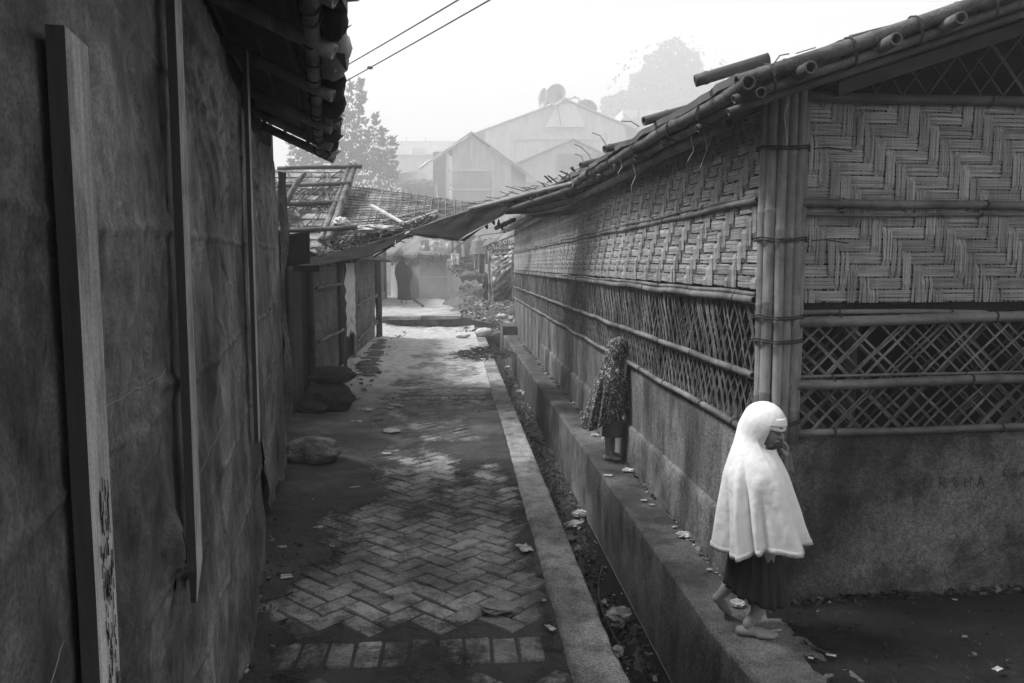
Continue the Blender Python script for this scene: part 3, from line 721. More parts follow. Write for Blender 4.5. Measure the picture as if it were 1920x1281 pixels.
def tn(s,z):
    d=min(abs(s-k) for k in BT+[s_of(6.95)]); a=min(1,d/.25)
    n=.006+a*(.012*abs(mn.noise(V((s*3.1-z*1.7,z*2.3,17))))+.030*fbm(s*.9,z*.7,2)+.011*abs(fbm(s*2.2+z*.8,z*1.1,5))+.006*mn.noise(V((s*7+z*2,z*1.4,7))))+.0022*fbm(s*16,z*9,8)
    if z>1.9 and s>2.6: n+=.018*abs(mn.noise(V((s*5+z*5,z*3-s*2,3))))*min(1,(z-1.9)*3)
    if z<.55: n+=(.55-z)*.035*(1+.8*fbm(s*2.3,1)) if s<5 else (.55-z)*.05
    if z<.9: n+=.012*abs(mn.noise(V((s*9,z*2,1))))*(.9-z)*2
    for ss,zz,r_,am in ((1.95,1.02,.09,.035),(2.0,.92,.05,.03),(3.35,2.05,.12,.03),(2.9,.62,.16,.02)):
        q=((s-ss)**2+((z-zz)*.7)**2)/r_**2
        if q<4: n+=am*math.exp(-q*1.5)*(1 if fbm(s*9,z*9)>0 else .4)
    return n+folds_n(s+.02*mn.noise(V((s*3,z*3,0))),z+.02*mn.noise(V((s*3,z*3,5))))
def tskip(u,v):
    s=lerp(-2.2,s_of(6.95),u); y=s*math.cos(AL); z=lerp(tz0(y),tz1(y),v)
    # torn slit beyond the third batten, and two small tears
    if 4.46<y<4.46+.42*max(0,(.86-z)/.55) and z<.84: return True
    if abs(y-3.52)<.05*(1-abs(z-2.02)/.07) : return True
    if abs(y-1.93)<.016*(1-abs(z-.98)/.11): return True
    return False
b.grid(tarp,900,270,False,tskip); tpo=b.obj('tarpaulin',m_tarp,hl,smooth=True)
# seams (folded welds)
b=MB()
for z0_,s0,s1,z1_ in ((1.02,.5,1.2,1.16),(1.47,1.4,2.05,1.46),(1.10,2.3,3.9,1.20)):
    pts=[]
    for k in range(31):
        s_=lerp(s0,s1,k/30); z_=lerp(z0_,z1_,k/30)+.004*fbm(k*.3,z0_); pts.append(lw(s_,z_,tn(s_,z_)+.0005))
    b.tube(pts,.0012,4)
b.obj('seam',m_grey,tpo,smooth=True)
b=MB(); b.hexa([lw(-2.3,-.1,-.10),lw(s_of(6.9),-.1,-.10),lw(s_of(6.9),-.1,-.12),lw(-2.3,-.1,-.12),lw(-2.3,3.3,-.10),lw(s_of(6.9),3.0,-.10),lw(s_of(6.9),3.0,-.12),lw(-2.3,3.3,-.12)]); b.obj('inner_shade_backing',m_dark,hl)
# battens : (s, z bottom, z top, width, depth)
def batten(s,z0,z1,w_,dp,lean,point,lab):
    b=MB(); n=14
    rows=[]
    for k in range(n+1):
        t=k/n; z=lerp(z0,z1,t); so_=s+lean*(t-.5)+.003*fbm(t*3,s)
        rows.append((so_,z))
    o=len(b.v)
    for i,(ss,z) in enumerate(rows):
        wv=w_; 
        for (a,c) in ((-wv/2,.012),(wv/2,.012),(wv/2,.012+dp),(-wv/2,.012+dp)): b.v.append(lw(ss+a*(1+.03*mn.noise(V((z*6,a*50,s)))),z,c+.02-(.012 if dp>.025 else 0)))
    for i in range(n):
        for q in range(4):
            b.cm=0 if q==2 else (1 if q in (3,1) else 0)  # batten edges near-black, the shade on the side faces put into the colour
            q2=(q+1)%4; b.face([o+4*i+q,o+4*i+q2,o+4*i+4+q2,o+4*i+4+q])
    b.cm=0; b.face([o+4*n+q for q in range(4)]); 
    if point:
        ss=s-lean/2-w_*.1; pv_=[lw(ss,z0-point,.03),lw(ss+w_*.12,z0-point,.03),lw(ss+w_*.12,z0-point,.03+dp*.6),lw(ss,z0-point,.03+dp*.6)]
        o2=len(b.v); b.v+=pv_
        for q in range(4):
            b.cm=1 if q in(3,1) else 0; q2=(q+1)%4; b.face([o2+q,o2+q2,o+q2,o+q])
        b.face([o2+3,o2+2,o2+1,o2])
    return b.obj('batten',[m_wood,m_wside],hl,label=lab)
bt0=batten(BT[0],.1,ay(112,52,1.24).z,.115,.026,-.02,0,'wide pale sawn batten nearest the viewer with dark scribbled marks')
batten(BT[1],ay(345,1062,2.13).z,2.95,.10,.022,.0,.10,'narrow batten ending in a sawn point')
batten(BT[2],.83,2.75,.11,.02,.0,0,'narrow batten beside the torn slit')
# dark tar marks on the near batten
b=MB()
for k in range(190):
    z=random.choice((U(1.18,1.36),U(1.0,1.22),U(.86,1.02))); u_=U(-.02,.045)+(z-1.1)*-.03; h_=U(.006,.03); ps=BT[0]-.03*((z-.1)/2.035-.5)
    q_=.0016
    b.hexa([lw(ps+u_,z,.0475),lw(ps+u_+q_,z,.0475),lw(ps+u_+q_,z,.0483),lw(ps+u_,z,.0483),lw(ps+u_,z+h_,.0475),lw(ps+u_+q_,z+h_,.0475),lw(ps+u_+q_,z+h_,.0483),lw(ps+u_,z+h_,.0483)])
b.obj('tar_mark',m_dark,bt0)
# end post and wall plate
b=MB(); b.box(-1.62,-1.54,6.92,7.0,-.02,2.9); b.obj('end_post',m_wside,hl)
# frayed tarp end hanging round the corner
b=MB()
def te(u,v):
    p=lw(s_of(6.9)+.10*u,lerp(.35,2.5,v),.02+.05*u+.03*fbm(u*3,v*5,2)); p.x+=.03*math.sin(v*9)*u; return p
b.grid(te,8,60); b.obj('tarpaulin_end',m_tarp,hl,smooth=True)
# roof
ED=V((-.158,1,0)).normalized(); E0=V((.02,0,0))
def ev(y,z,n): return V((.016-.158*y+n,y,z))    # n>0 towards the lane
ZL=2.62
def zl(n): return ZL-n*.47
b=MB()
def rL(u,v):
    y=lerp(-2.5,6.85,v); n=lerp(.02,-2.6,u); return ev(y,zl(n)+.10+.01*fbm(u*9,y*3),n)
b.grid(rL,14,60); b.obj('roof',m_bamd,hl,solid=.05)
for k in range(14):
    n=-.16-k*.17; b=MB(); b.culm(ev(-2,zl(n)+.035,n),ev(6.83,zl(n)+.035,n),U(.012,.02),.3,0,7,.7,.01); b.obj('roof_batten',m_bamd,hl,smooth=True)
for y in (1.5,2.1,2.75,3.43,4.27,5.33,6.1):
    b=MB(); b.culm(ev(y,zl(.02)-.02,.03),ev(y+.05,zl(-2.2)-.02,-2.2),.034,.34,0,12,.72,.004); b.obj('rafter',m_bam,hl,smooth=True)
b=MB(); b.culm(ev(6.82,zl(.05)-.005,.06),ev(6.84,zl(-2)-.0,-2),.036,.3,0,12,.72); b.obj('rafter',m_bam,hl,smooth=True)
y=-1.0
while y<6.6:
    y2=min(y+2.0,6.9); b=MB(); b.culm(ev(y,ZL+.03,-.06),ev(y2,ZL+.03,-.055),.032,.33,0,12,.7,.004)
    b.cm=1
    k=y+.1
    while k<y2: b.ring(ev(k,ZL+.02,-.06),ED,.040,.004,3,10); k+=.31
    b.cm=0
    b.obj('eave_pole',[m_bam,m_wire],hl,smooth=True); y=y2
# bundles of folded sheeting along the lip
y=.6; k=0
while y<6.8:
    L_=U(.30,.75); y2=min(y+L_,6.85); b=MB(); r0=U(.045,.075)
    pts=[];rad=[]
    nn=9
    for i in range(nn+1):
        t=i/nn; pts.append(ev(lerp(y,y2,t),ZL+.055+.015*fbm(t*3,k)+.0*t,.03+.015*fbm(t*2,k+5))); rad.append(r0*(.55+.55*math.sin(math.pi*t)**.5)+.012*fbm(t*7,k+2))
    b.tube(pts,rad,11); 
    for v_ in b.v: v_+=V((.012*mn.noise(v_*14),0,.014*mn.noise(v_*14+V((5,5,5)))))
    b.obj('rolled_sheeting',m_black if k%3 else m_grey,hl,smooth=True); y=y2-.03; k+=1
for k in range(22):
    y=U(2.4,6.7); b=MB(); p=ev(y,ZL+U(-.01,.09),.02); q=p+V((U(.02,.10),U(-.05,.05),U(-.10,.06)));r_=p+V((U(.0,.05),U(.03,.12),U(-.08,.02)))
    b.add([p,q,r_,p+V((0,.002,.004)),q+V((0,.002,.004)),r_+V((0,.002,.004))],[(0,1,2),(5,4,3),(0,3,4,1),(1,4,5,2),(2,5,3,0)]); b.obj('torn_scrap',m_bamd if k%3 else m_pale,hl)
b=MB(); pts=[ay(px,py,5.2) for px,py in ((607,165),(625,190),(639,220),(638,250),(630,275),(618,292),(610,300))]; b.tube(pts,.004,5); b.obj('hanging_wire',m_wire,hl,smooth=True)
b=MB(); b.tube([ay(612,180,5),ay(630,205,5),ay(646,218,5)],.003,5); b.obj('twig_end',m_twig,hl)
# ================================================================ SECOND LEFT HUT (woven, low)
h2=thing('low_woven_hut','low woven bamboo hut with a pale lattice covered hip roof, left of the path','hut',(-1.9,12,0))
X2=-1.85
def f2(u,z,n): return V((X2+n,7.4+u,z))
b=MB(); b.box(-4.2,X2-.06,7.4,18.6,-.05,1.8); b.obj('hut_core',m_dark,h2)
b=MB(); weave(b,lambda u,z,n:V((X2-.02+n+.02*math.sin(u*2),12.7-u,.05+z)),2.35,1.75,.07,.05,.006,(1,2)); b.obj('woven_panel',[m_slat,m_slat],h2)
b=MB(); weave(b,lambda u,z,n:V((X2+n,18.3-u,.05+z)),3.9,1.75,.09,.12,.006,(2,3)); b.obj('woven_panel',[m_slat,m_slat],h2)
b=MB(); weave(b,lambda u,z,n:V((X2-.03+n,8.9-u,.05+z)),1.5,1.75,.05,.05,.006,(2,)); b.obj('dark_woven_panel',[m_inner,m_inner],h2)
b=MB(); b.box(X2-.05,X2-.0,8.95,9.7,.02,1.72); b.obj('door_board',m_inner,h2)
for y,x,r,m_ in ((10.33,X2+.02,.035,m_bamd),(12.75,X2+.03,.04,m_wside),(12.98,X2+.04,.04,m_bamd),(14.35,X2+.03,.03,m_bam),(18.35,X2+.06,.045,m_wside),(18.6,X2+.1,.04,m_bamd),(8.93,X2+.02,.035,m_wside)):
    b=MB(); b.culm((x,y,0),(x+U(-.03,.03),y,1.86),r,.4,0,9,.6); b.obj('post',m_,h2,smooth=True)
b=MB()
def rag2(u,v): return (X2+.06+.03*fbm(u*4,v*6),lerp(13.1,14.3,u)+.1*fbm(v*6,1),lerp(.55,1.75,v)+.0*u-.2*fbm(u*5,2)*(1-v))
b.grid(rag2,14,24,True); b.obj('torn_sheet',m_pale,h2,smooth=True)
for (y0,y1,z0,z1) in ((10.4,12.7,1.42,1.42),(10.4,12.7,.72,.70),(10.4,12.7,.12,.14),(14.4,18.3,1.0,1.05),(14.4,18.3,.35,.45)):
    b=MB(); b.culm((X2+.05,y0,z0),(X2+.05,y1,z1),.022,.3,0,8,.7,.02); b.obj('rail',m_slat,h2,smooth=True)
# roof surfaces
A=ay(600,489,9.2); T=ay(662,321,11.6); TL=ay(440,318,11.6); BL=V((-3.6,9.2,A.z+.03)); T2=ay(652,352,11.7); Cn=ay(905,390,9.7); Cf=ay(898,386,10.6)
def quad(p00,p10,p01,p11,u,v): return p00.lerp(p10,u).lerp(p01.lerp(p11,u),v)
def lroof(u,v,n=0):
    p=quad(BL,A,TL,T,u,v); nr=(A-BL).cross(TL-BL).normalized(); return p+nr*(n+.02*fbm(p.x*2,p.y*2,p.z*2))
b=MB(); b.grid(lambda u,v:lroof(u,v),30,26); frf=b.obj('front_roof',m_roofp,h2,smooth=True,solid=.02)
def rroof(u,v,n=0):
    p=quad(A,Cn,T2,Cf,u,v); nr=(Cn-A).cross(T2-A).normalized(); return p+nr*(n+.02*fbm(p.x*2,p.y*2,p.z*2))+V((0,0,-.10*math.sin(math.pi*u)*(1-v)*.5))
b=MB(); b.grid(lambda u,v:rroof(u,v),40,24); srf=b.obj('side_roof',m_roofp,h2,smooth=True,solid=.02)
b=MB()
for k in range(21):
    v=(k+.5)/21+U(-.01,.01); b.ct=U(-.3,.3); b.tube([rroof(i/14,min(max(v+.006*fbm(i,k),0),1),.03) for i in range(15)],U(.006,.010),4)
for k in range(19):
    u=(k+.5)/19+U(-.01,.01); b.ct=U(-.3,.3); b.tube([rroof(u+.01*i/8,i/8,.045) for i in range(9)],U(.006,.009),4)
b.ct=0; b.obj('roof_lattice',m_slat,srf)
b=MB()
for k in range(170):
    u=U(.35,1); v=U(0,1); a=U(.1,.55); d=random.choice((-1,1))*U(.15,.5); b.ct=U(-.4,.2)
    if u+a*.5>1 or not 0<v+d<1: continue
    b.tube([lroof(u+a*.5*t,v+d*t+.04*math.sin(t*3),.035) for t in (0,.33,.66,1)],U(.005,.010),4)
for k in range(14):
    v=(k+.5)/14; b.tube([lroof(.3+.7*i/8,v+.01*fbm(i,k),.02) for i in range(9)],.007,4)
b.ct=0; b.obj('roof_lattice',m_slat,frf)
for k in range(5):
    b=MB(); off=V((U(-.06,.06)*1.4,0,U(0,.05))); a_=T+off; c_=A.lerp(T,.12)+off; b.culm(a_+V((0,0,.06)),c_+V((0,0,.05)),.03,.3,0,8,.7,.01); b.obj('hip_culm',m_slat,h2,smooth=True)
for (xa,ya,xb,yb,Y,r) in ((520,316,679,313,11.5,.028),(520,347,659,345,11.0,.03),(520,381,644,379,10.5,.034),(520,433,670,427,9.6,.03),(520,411,560,335,10.2,.035),(530,380,572,325,10.3,.03)):
    b=MB(); b.culm(ay(xa,ya,Y-.15),ay(xb,yb,Y-.05),r,.5,0,9,.6,.01); b.obj('roof_pole',m_bamd if ya-yb<20 else m_slat,h2,smooth=True)
b=MB(); b.bar(ay(697,385,10.4),ay(754,417,9.9),.05,.02); b.bar(ay(714,414,10),ay(790,396,10.2),.04,.02); b.bar(ay(755,420,9.7),ay(820,396,10.1),.03,.02); b.obj('loose_slat',m_pale,h2)
# thatchy rubbish along the eave
b=MB()
for k in range(330):
    t=R(); p=A.lerp(Cn,t*.75)+V((0,U(0,.4),U(-.02,.10+.10*(1-t)))); q=p+V((U(-.2,.2),U(-.1,.2),U(-.08,.08))); b.ct=U(-.5,.8); b.bar(p,q,U(.01,.04),.008)
for k in range(120):
    p=BL.lerp(A,U(.5,1))+V((0,U(0,.3),U(-.05,.16))); q=p+V((U(-.2,.2),U(-.1,.2),U(-.1,.08))); b.ct=U(-.5,.5); b.bar(p,q,U(.01,.05),.01)
b.ct=0; b.obj('frayed_thatch',m_slat,h2)
# lumps of white plastic on the roof
for (px,py,Y,rx,rz,lab) in ((640,418,9.9,.09,.06,'small white plastic bundle on the lattice roof by the hip'),(705,430,9.6,.24,.045,'long crumpled white plastic sheet on the lower edge of the lattice roof')):
    b=MB(); p=ay(px,py,Y); b.ell(p,(rx,.12,rz),None,40,24,lambda d:1+.45*mn.noise(d*3+V((px,0,0)))+.3*abs(mn.noise(d*7))+.15*mn.noise(d*15)); tag(b.obj('plastic_bundle',m_pale,loc=p,smooth=True),lab,'plastic bundle')
# eave beam + underside
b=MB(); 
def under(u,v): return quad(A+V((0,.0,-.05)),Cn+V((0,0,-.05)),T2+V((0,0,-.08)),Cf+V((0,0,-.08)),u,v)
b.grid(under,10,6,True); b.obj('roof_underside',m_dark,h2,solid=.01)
b=MB(); b.grid(lambda u,v:(lerp(-3.6,A.x-.02,u),9.25+.02*fbm(u*9,v),lerp(A.z-.12,A.z-.02,v)),10,3)
def eav(u,v): 
    p=V((lerp(A.x,X2+.35,u),lerp(9.2,18.7,u),1.80)); return p+V((lerp(0,-.6,v),0,lerp(0,.25,v)+.02*fbm(u*20,v*3)))
b.grid(eav,40,5); b.obj('eave_skirt',m_black,h2,solid=.03)
# dark sheet hung on a pole beside the tarpaulin hut
t_=thing('hanging_sheet','small black sheet hung from a bamboo pole at the left edge of the low roof','sheet',ay(560,465,8.2))
b=MB(); b.grid(lambda u,v:ay(lerp(520,581,u),lerp(437,497,v)+2*math.sin(u*5),8.2)+V((0,.02*math.sin(u*6),0)),14,10); b.obj('cloth',m_black,t_,smooth=True,solid=.006)
b=MB(); b.culm(ay(515,433,8.2),ay(592,431,8.2),.022,.3); b.obj('pole',m_bamd,t_,smooth=True)
# ================================================================ TARPAULIN ACROSS THE LANE
P1=V((XE-.02,7.5,ZE+.05)); 
cn=thing('lane_canopy','sagging black tarpaulin strung across the lane between the low hut and the bamboo hut','canopy',(-.3,9,2.2))
K=[A+V((-.15,-.05,-.03)),ay(680,465,9.3),ay(760,438,9.4),ay(830,412,9.4),ay(905,388,9.2),ay(960,372,8.9),ay(1030,353,8.2),P1+V((.15,-.3,.06))]
def kp(t):
    k=t*(len(K)-1); i=min(int(k),len(K)-2); return K[i].lerp(K[i+1],k-i)
b=MB(); b.tube([kp(i/24) for i in range(25)],[.022+.004*math.sin(i*2) for i in range(25)],8); b.obj('edge_pole',m_bamd,cn,smooth=True)
b=MB(); b.culm(ay(880,392,9.0),ay(1096,338,7.4),.022,.4,0,8,.6); b.obj('top_pole',m_bam,cn,smooth=True)
for (a_,c_) in (((950,395,9.0),(1080,352,7.7)),((985,398,9.1),(1100,368,7.8)),((1000,405,9.3),(1075,398,8.8)),((930,428,9.6),(965,412,9.3))):
    b=MB(); b.culm(ay(*a_),ay(*c_),.028,.35,0,8,.6); b.obj('strut',m_bamd,cn,smooth=True)
def hang(name,top,bot,nu,nv,m_,sag=.05):
    b=MB()
    def it(L,t):
        k=t*(len(L)-1); i=min(int(k),len(L)-2); return lerp(L[i][0],L[i+1][0],k-i),lerp(L[i][1],L[i+1][1],k-i)
    def g(u,v):
        a_=it(top,u); c_=it(bot,u); x=lerp(a_[0],c_[0],v); y=lerp(a_[1],c_[1],v); Y=lerp(9.3,9.0 if u<.6 else 8.9,u)+sag*math.sin(v*3.1)+.08*fbm(u*4,v*2,1)-.35*v
        return ay(x,y,Y)
    b.grid(g,nu,nv); return b.obj(name,m_,cn,smooth=True,solid=.006)
hang('black_flap',[(560,480),(600,478),(680,462),(760,436)],[(540,500),(600,498),(690,482),(752,452)],40,6,m_black)
hang('pale_flap',[(700,466),(742,446)],[(700,484),(742,458)],10,6,m_grey,.02)
hang('black_flap',[(745,440),(800,424),(860,405),(905,390),(958,374)],[(741,452),(765,437),(800,443),(870,452),(945,398)],48,10,m_black,.10)
hang('grey_lip',[(742,448),(765,434),(800,441),(860,446),(945,394)],[(740,456),(766,439),(802,446),(858,453),(948,401)],48,3,m_grey,.02)
hang('black_flap',[(930,384),(990,362),(1060,346),(1110,325)],[(945,402),(1000,400),(1060,385),(1120,350)],30,8,m_black,.08)
for px,py in ((925,422),(935,425),(941,432),(912,430)):
    b=MB(); b.tube([ay(px,py-14,9),ay(px,py-5,9),ay(px+2,py,9)],[.006,.022,.008],6); b.obj('tatter',m_black,cn)
b=MB()
for k in range(150):
    t=U(.55,1); p=kp(t)+V((0,U(0,.5),U(-.06,.07))); q=p+V((U(-.2,.2),U(-.2,.2),U(-.06,.06))); b.ct=U(-.5,.8); b.bar(p,q,U(.005,.03),.006)
b.ct=0; b.obj('frayed_thatch',m_slat,cn)
def grid_canopy(u,v): 
    p=kp(lerp(.58,1,u)); return p+V((0,1.6*v*(1-u*.3),-.05*v+.03*fbm(u*7,v*3)))
b=MB(); b.grid(grid_canopy,20,8); b.obj('canopy_sheet',m_black,cn,solid=.02)
# ================================================================ SACKS
def sack(p,r,rotz,m_,lab,grp=None,seed=0,tie=False):
    t=thing('sack',lab,'sack',p,grp); rt=Matrix.Rotation(rotz,3,'Z'); b=MB()
    def fn(d):
        k=1/((abs(d.x)**3.2+abs(d.y)**3.2+abs(d.z)**2.6)**(1/3.0))
        k*=(1-.03*math.exp(-((d.z-.25+.15*mn.noise(d*2+V((0,seed,0))))/.10)**2))
        if abs(d.x)>.5 and abs(d.y)>.35: k*=1+.16*max(0,1-abs(d.z)*3)
        k*=1-.03*abs(mn.noise(V((d.x*5+d.z*3,d.y*5,d.z*7+seed))))
        return k*(1+.07*mn.noise(d*2.2+V((seed,0,0)))+.03*mn.noise(d*6+V((seed,3,0)))+.012*mn.noise(V((d.x*14,d.z*14,seed))))
    b.ell(V(p)+V((0,0,r[2]*.92)),r,rt,64,36,fn); sbd=b.obj('sack_body',m_,t,smooth=True)
    b=MB(); c=V(p)+V((0,0,r[2]))+rt@V((r[0]*.98,-r[1]*.25,0)); 
    b.ell(c,(.05,.07,.035),rt,12,8,lambda d:1+.3*mn.noise(d*4+V((seed,0,0)))); b.obj('tied_mouth',m_,t,smooth=True)
    b=MB(); pts=[V(p)+V((0,0,r[2]*.92))+rt@V((math.cos(a*.2)*r[0]*1.0,-r[1]*(.96),math.sin(a*.2-1)*r[2]*.2)) for a in range(2,14)]; b.tube(pts,.004,4); b.obj('seam',m_twig,sbd)
sack((-1.50,9.35,.0),(.27,.24,.18),.12,m_sackd,'bulging dark burlap sack, lower one of the two stacked against the woven hut','burlap sacks stacked by the hut',1)
sack((-1.48,9.50,.325),(.25,.22,.10),.05,m_sackd,'flat dark burlap sack, upper one of the two stacked against the woven hut','burlap sacks stacked by the hut',5)
sack((-1.26,6.92,.0),(.22,.17,.115),-.08,m_sackl,'crumpled pale woven plastic sack lying at the end of the tarpaulin wall',None,9)
sack((-1.66,9.2,.0),(.16,.25,.10),.1,m_sackd,'low dark sack tucked between the stacked sacks and the doorway',None,14)
# ================================================================ LITTER
def scrap(px,py,z,w_,h_,m_,lab,name='paper_scrap',cat='litter',crum=.3,grp='litter scraps on the ground'):
    p=az(px,py,z); b=MB(); rz=Matrix.Rotation(U(-.6,.6),3,'Z'); sd_=R()*40
    y_=p.y; p.z=z+.004
    if crum>.8:
        b.ell(p+V((0,0,h_*.5)),(w_,w_*.8,h_),rz,16,10,lambda d:1+.45*mn.noise(d*2.5+V((sd_,0,0)))+.2*mn.noise(d*7+V((sd_,0,0))))
        o=b.obj(name,m_,loc=p,smooth=False)
    else:
        def g(u,v):
            q=rz@V(((u-.5)*w_*(1+.25*fbm(v*3,sd_)),(v-.5)*h_*(1+.3*fbm(u*3,sd_)),crum*w_*.35*abs(fbm(u*2.5,v*2.5,sd_))+.004)); return p+q
        b.grid(g,6,6); o=b.obj(name,m_,loc=p,solid=.002)
    return tag(o,lab,cat,grp)
L_=[(537,1083,.075,.07,0.1,'square white paper lying flat on the dirt left of the bricks'),
(983,1030,.09,.16,.5,'white torn paper triangle standing beside the concrete strip'),
(935,1143,.11,.07,.85,'crumpled dark foil wrapper lying on the brick paving'),
(1020,1128,.03,.02,.2,'tiny white chip on the bricks right of the crumpled wrapper'),
(1032,1180,.04,.09,.4,'narrow pale wrapper by the strip at the bottom of the lane'),
(665,915,.11,.03,.1,'thin white strip of paper lying near the pale sack'),
(588,938,.07,.05,.3,'rounded pale scrap below the sack'),
(600,990,.05,.04,.6,'small white crumple left of the path'),
(528,1028,.08,.04,.4,'pale shred by the foot of the tarpaulin wall'),
(745,762,.26,.06,.3,'long white sheet of plastic lying in the lane beyond the sacks'),
(732,766,.10,.06,.3,'short white scrap touching the long plastic sheet'),
(718,755,.16,.05,.4,'pale flake left of the long plastic sheet'),
(687,770,.10,.08,.9,'round glinting plastic ball near the stacked sacks'),
(733,810,.13,.06,.85,'bright crumpled wrapper in the middle of the dark lane'),
(668,792,.18,.05,.5,'shredded pale litter in front of the stacked sacks'),
(725,852,.10,.05,.5,'small bright shreds above the pale stain'),
(590,1011-20,.03,.02,.4,'speck of paper beside the small white crumple'),
(745,748,.08,.04,.2,'bright flake at the first dry bricks'),
(905,747,.12,.03,.2,'pale flake beside the row of upright bricks')]
for (px,py,w_,h_,cr,lab) in L_: scrap(px,py,.012,w_*.75,h_*.75 if cr<.8 else .02,m_grey if 'dark' in lab else m_trash,lab,crum=cr)
# dark pebbles, stick
for px,py,lab in ((628,1033,'dark rounded pebble on the dirt left of the path'),(563,1022,'black curled leaf on the dirt near the tarpaulin wall')):
    b=MB(); p=az(px,py,.02); b.ell(p,(.018,.014,.012),None,10,6,lambda d:1+.2*mn.noise(d*3)); tag(b.obj('pebble' if 'pebble' in lab else 'dry_leaf',m_twig,loc=p,smooth=True),lab,'pebble' if 'pebble' in lab else 'leaf')
b=MB(); b.tube([az(520,1262,.02),az(545,1270,.022),az(570,1274,.02)],.004,5); tag(b.obj('stick',m_twig,loc=az(545,1268,.02)),'thin dark stick lying at the bottom of the lane','stick')
# gutter items
G_=[(1160,1165,.075,.055,'large crumpled white paper in the gutter near the viewer'),(1160,1205-5,.0,0,''),(1157,1228,.04,.03,'small crumpled paper in the gutter below the big white one'),
(1088,967,.065,.03,'pale crumpled bag half sunk in the gutter water'),(1075,985,.08,.02,'grey plastic film beside the pale bag in the gutter'),(1070,1012,.05,.015,'small grey flake in the gutter water'),
(1002,820,.09,.03,'grey sodden clump in the middle of the gutter'),(985,742,.06,.05,'round pale object lying in the dry gutter'),(980,735,.12,.02,'bright wrapper in the dry gutter'),(960,690,.14,.03,'white shred in the far gutter')]
for px,py,w_,h_,lab in G_:
    if lab: scrap(px,py,-.45+(.03 if py<830 else 0),w_,h_,m_trash if 'white' in lab or 'pale' in lab else m_grey,lab,'gutter_litter','litter',.9,'litter in the gutter')
b=MB(); b.tube([az(px,py,-.44) for px,py in ((1130,1060),(1123,1085),(1122,1120),(1132,1150),(1150,1190),(1165,1215))],.006,6); tag(b.obj('vine',m_bamd,loc=az(1123,1100,-.44),smooth=True),'dark curling stem lying in the gutter water','stem')
# ledge litter
E_=[(1330,1070,.04,.03,.2,'small white tag behind the rear foot of the girl in white'),(1383,1135,.055,.03,.9,'glinting crumpled foil under the dark skirt'),(1284,1006,.07,.04,.9,'crumpled foil on the back of the ledge'),(1264,990,.05,.03,.4,'white flake left of the foil on the ledge'),
(1222,948,.05,.03,.4,'pale flake behind the ledge'),(1207,940,.06,.04,.5,'grey flake at the plinth foot'),(1178,884,.07,.05,.9,'white crumple at the wall near the spotted girl'),(1140,893,.09,.07,.2,'chipped white patch on the ledge edge in front of the spotted girl'),
(1115,818,.06,.05,.9,'white crumple behind the heels of the spotted girl'),(1098,788,.16,.07,.7,'pale shredded bag against the wall behind the spotted girl'),(1016,704,.16,.06,.8,'white litter on the far ledge'),(1075,757,.10,.06,.6,'grey litter at the middle of the ledge'),
(1447,1186,.12,.02,.3,'white paper sliver by the front foot of the girl in white'),(1790,1127,.03,.02,.1,'tiny white square on the soil by the front plinth'),(1870,1258,.05,.03,.3,'white flake on the dark soil at bottom right'),(1520,1237,.03,.02,.2,'white speck on the soil right of the bare foot'),(1558,1222+10,.05,.02,.3,'pale sliver on the soil near the bottom')]
for px,py,w_,h_,cr,lab in E_: scrap(px,py,.10,w_*.7,h_*.7 if cr<.8 else .014,m_trash,lab,'ledge_litter','litter',cr,'litter along the ledge')
b=MB(); b.tube([az(1500,1205,.105),az(1530,1215,.107),az(1560,1228,.105)],.003,5); tag(b.obj('twig',m_twig,loc=az(1530,1215,.1)),'thin twig on the soil right of the bare front foot','twig')
# heap of brushwood at the end of the strip
b=MB(); c0=az(910,668,0.02)
for k in range(260):
    a=U(0,6.28); r_=.52*R()**.6; p=c0+V((math.cos(a)*r_,math.sin(a)*r_*1.4,.02+U(0,.16)*(1-r_/.55))); q=p+V((U(-.2,.2),U(-.2,.2),U(-.05,.06))); b.ct=U(-.4,.9); b.tube([p,(p+q)/2+V((0,0,.02)),q],U(.004,.014),4)
b.ct=0; tag(b.obj('brush_heap',m_twig,loc=c0),'heap of dark twigs and leaves at the far end of the concrete strip','brushwood')
b=MB(); c0=az(900,628,.06); b.ell(c0+V((.1,0,.07)),(.20,.13,.10),None,26,14,lambda d:1+.14*mn.noise(d*3)+.06*mn.noise(d*9)); tag(b.obj('plastic_bag',m_pale,loc=c0,smooth=True),'stuffed white plastic bag on the bank beside the gutter end','bag')
b=MB(); c0=az(868,632,.04); b.ell(c0+V((0,0,.03)),(.17,.1,.05),None,20,10,lambda d:1+.4*mn.noise(d*4)); tag(b.obj('plastic_bag',m_pale,loc=c0,smooth=True),'flattened white plastic bag left of the stuffed one near the step','bag')
for k in range(2):
    px,py=((952,583),(940,592))[k]; b=MB(); c0=az(px,py,.28); b.ell(c0,(.14,.08,.13 if k==0 else .05),None,16,10,lambda d:1+.4*mn.noise(d*3+V((k,0,0)))); tag(b.obj('plastic_bag',m_pale,loc=c0,smooth=False),('upright torn white bag on the rubble by the bamboo hut','flat white scrap of bag below the upright torn bag')[k],'bag')
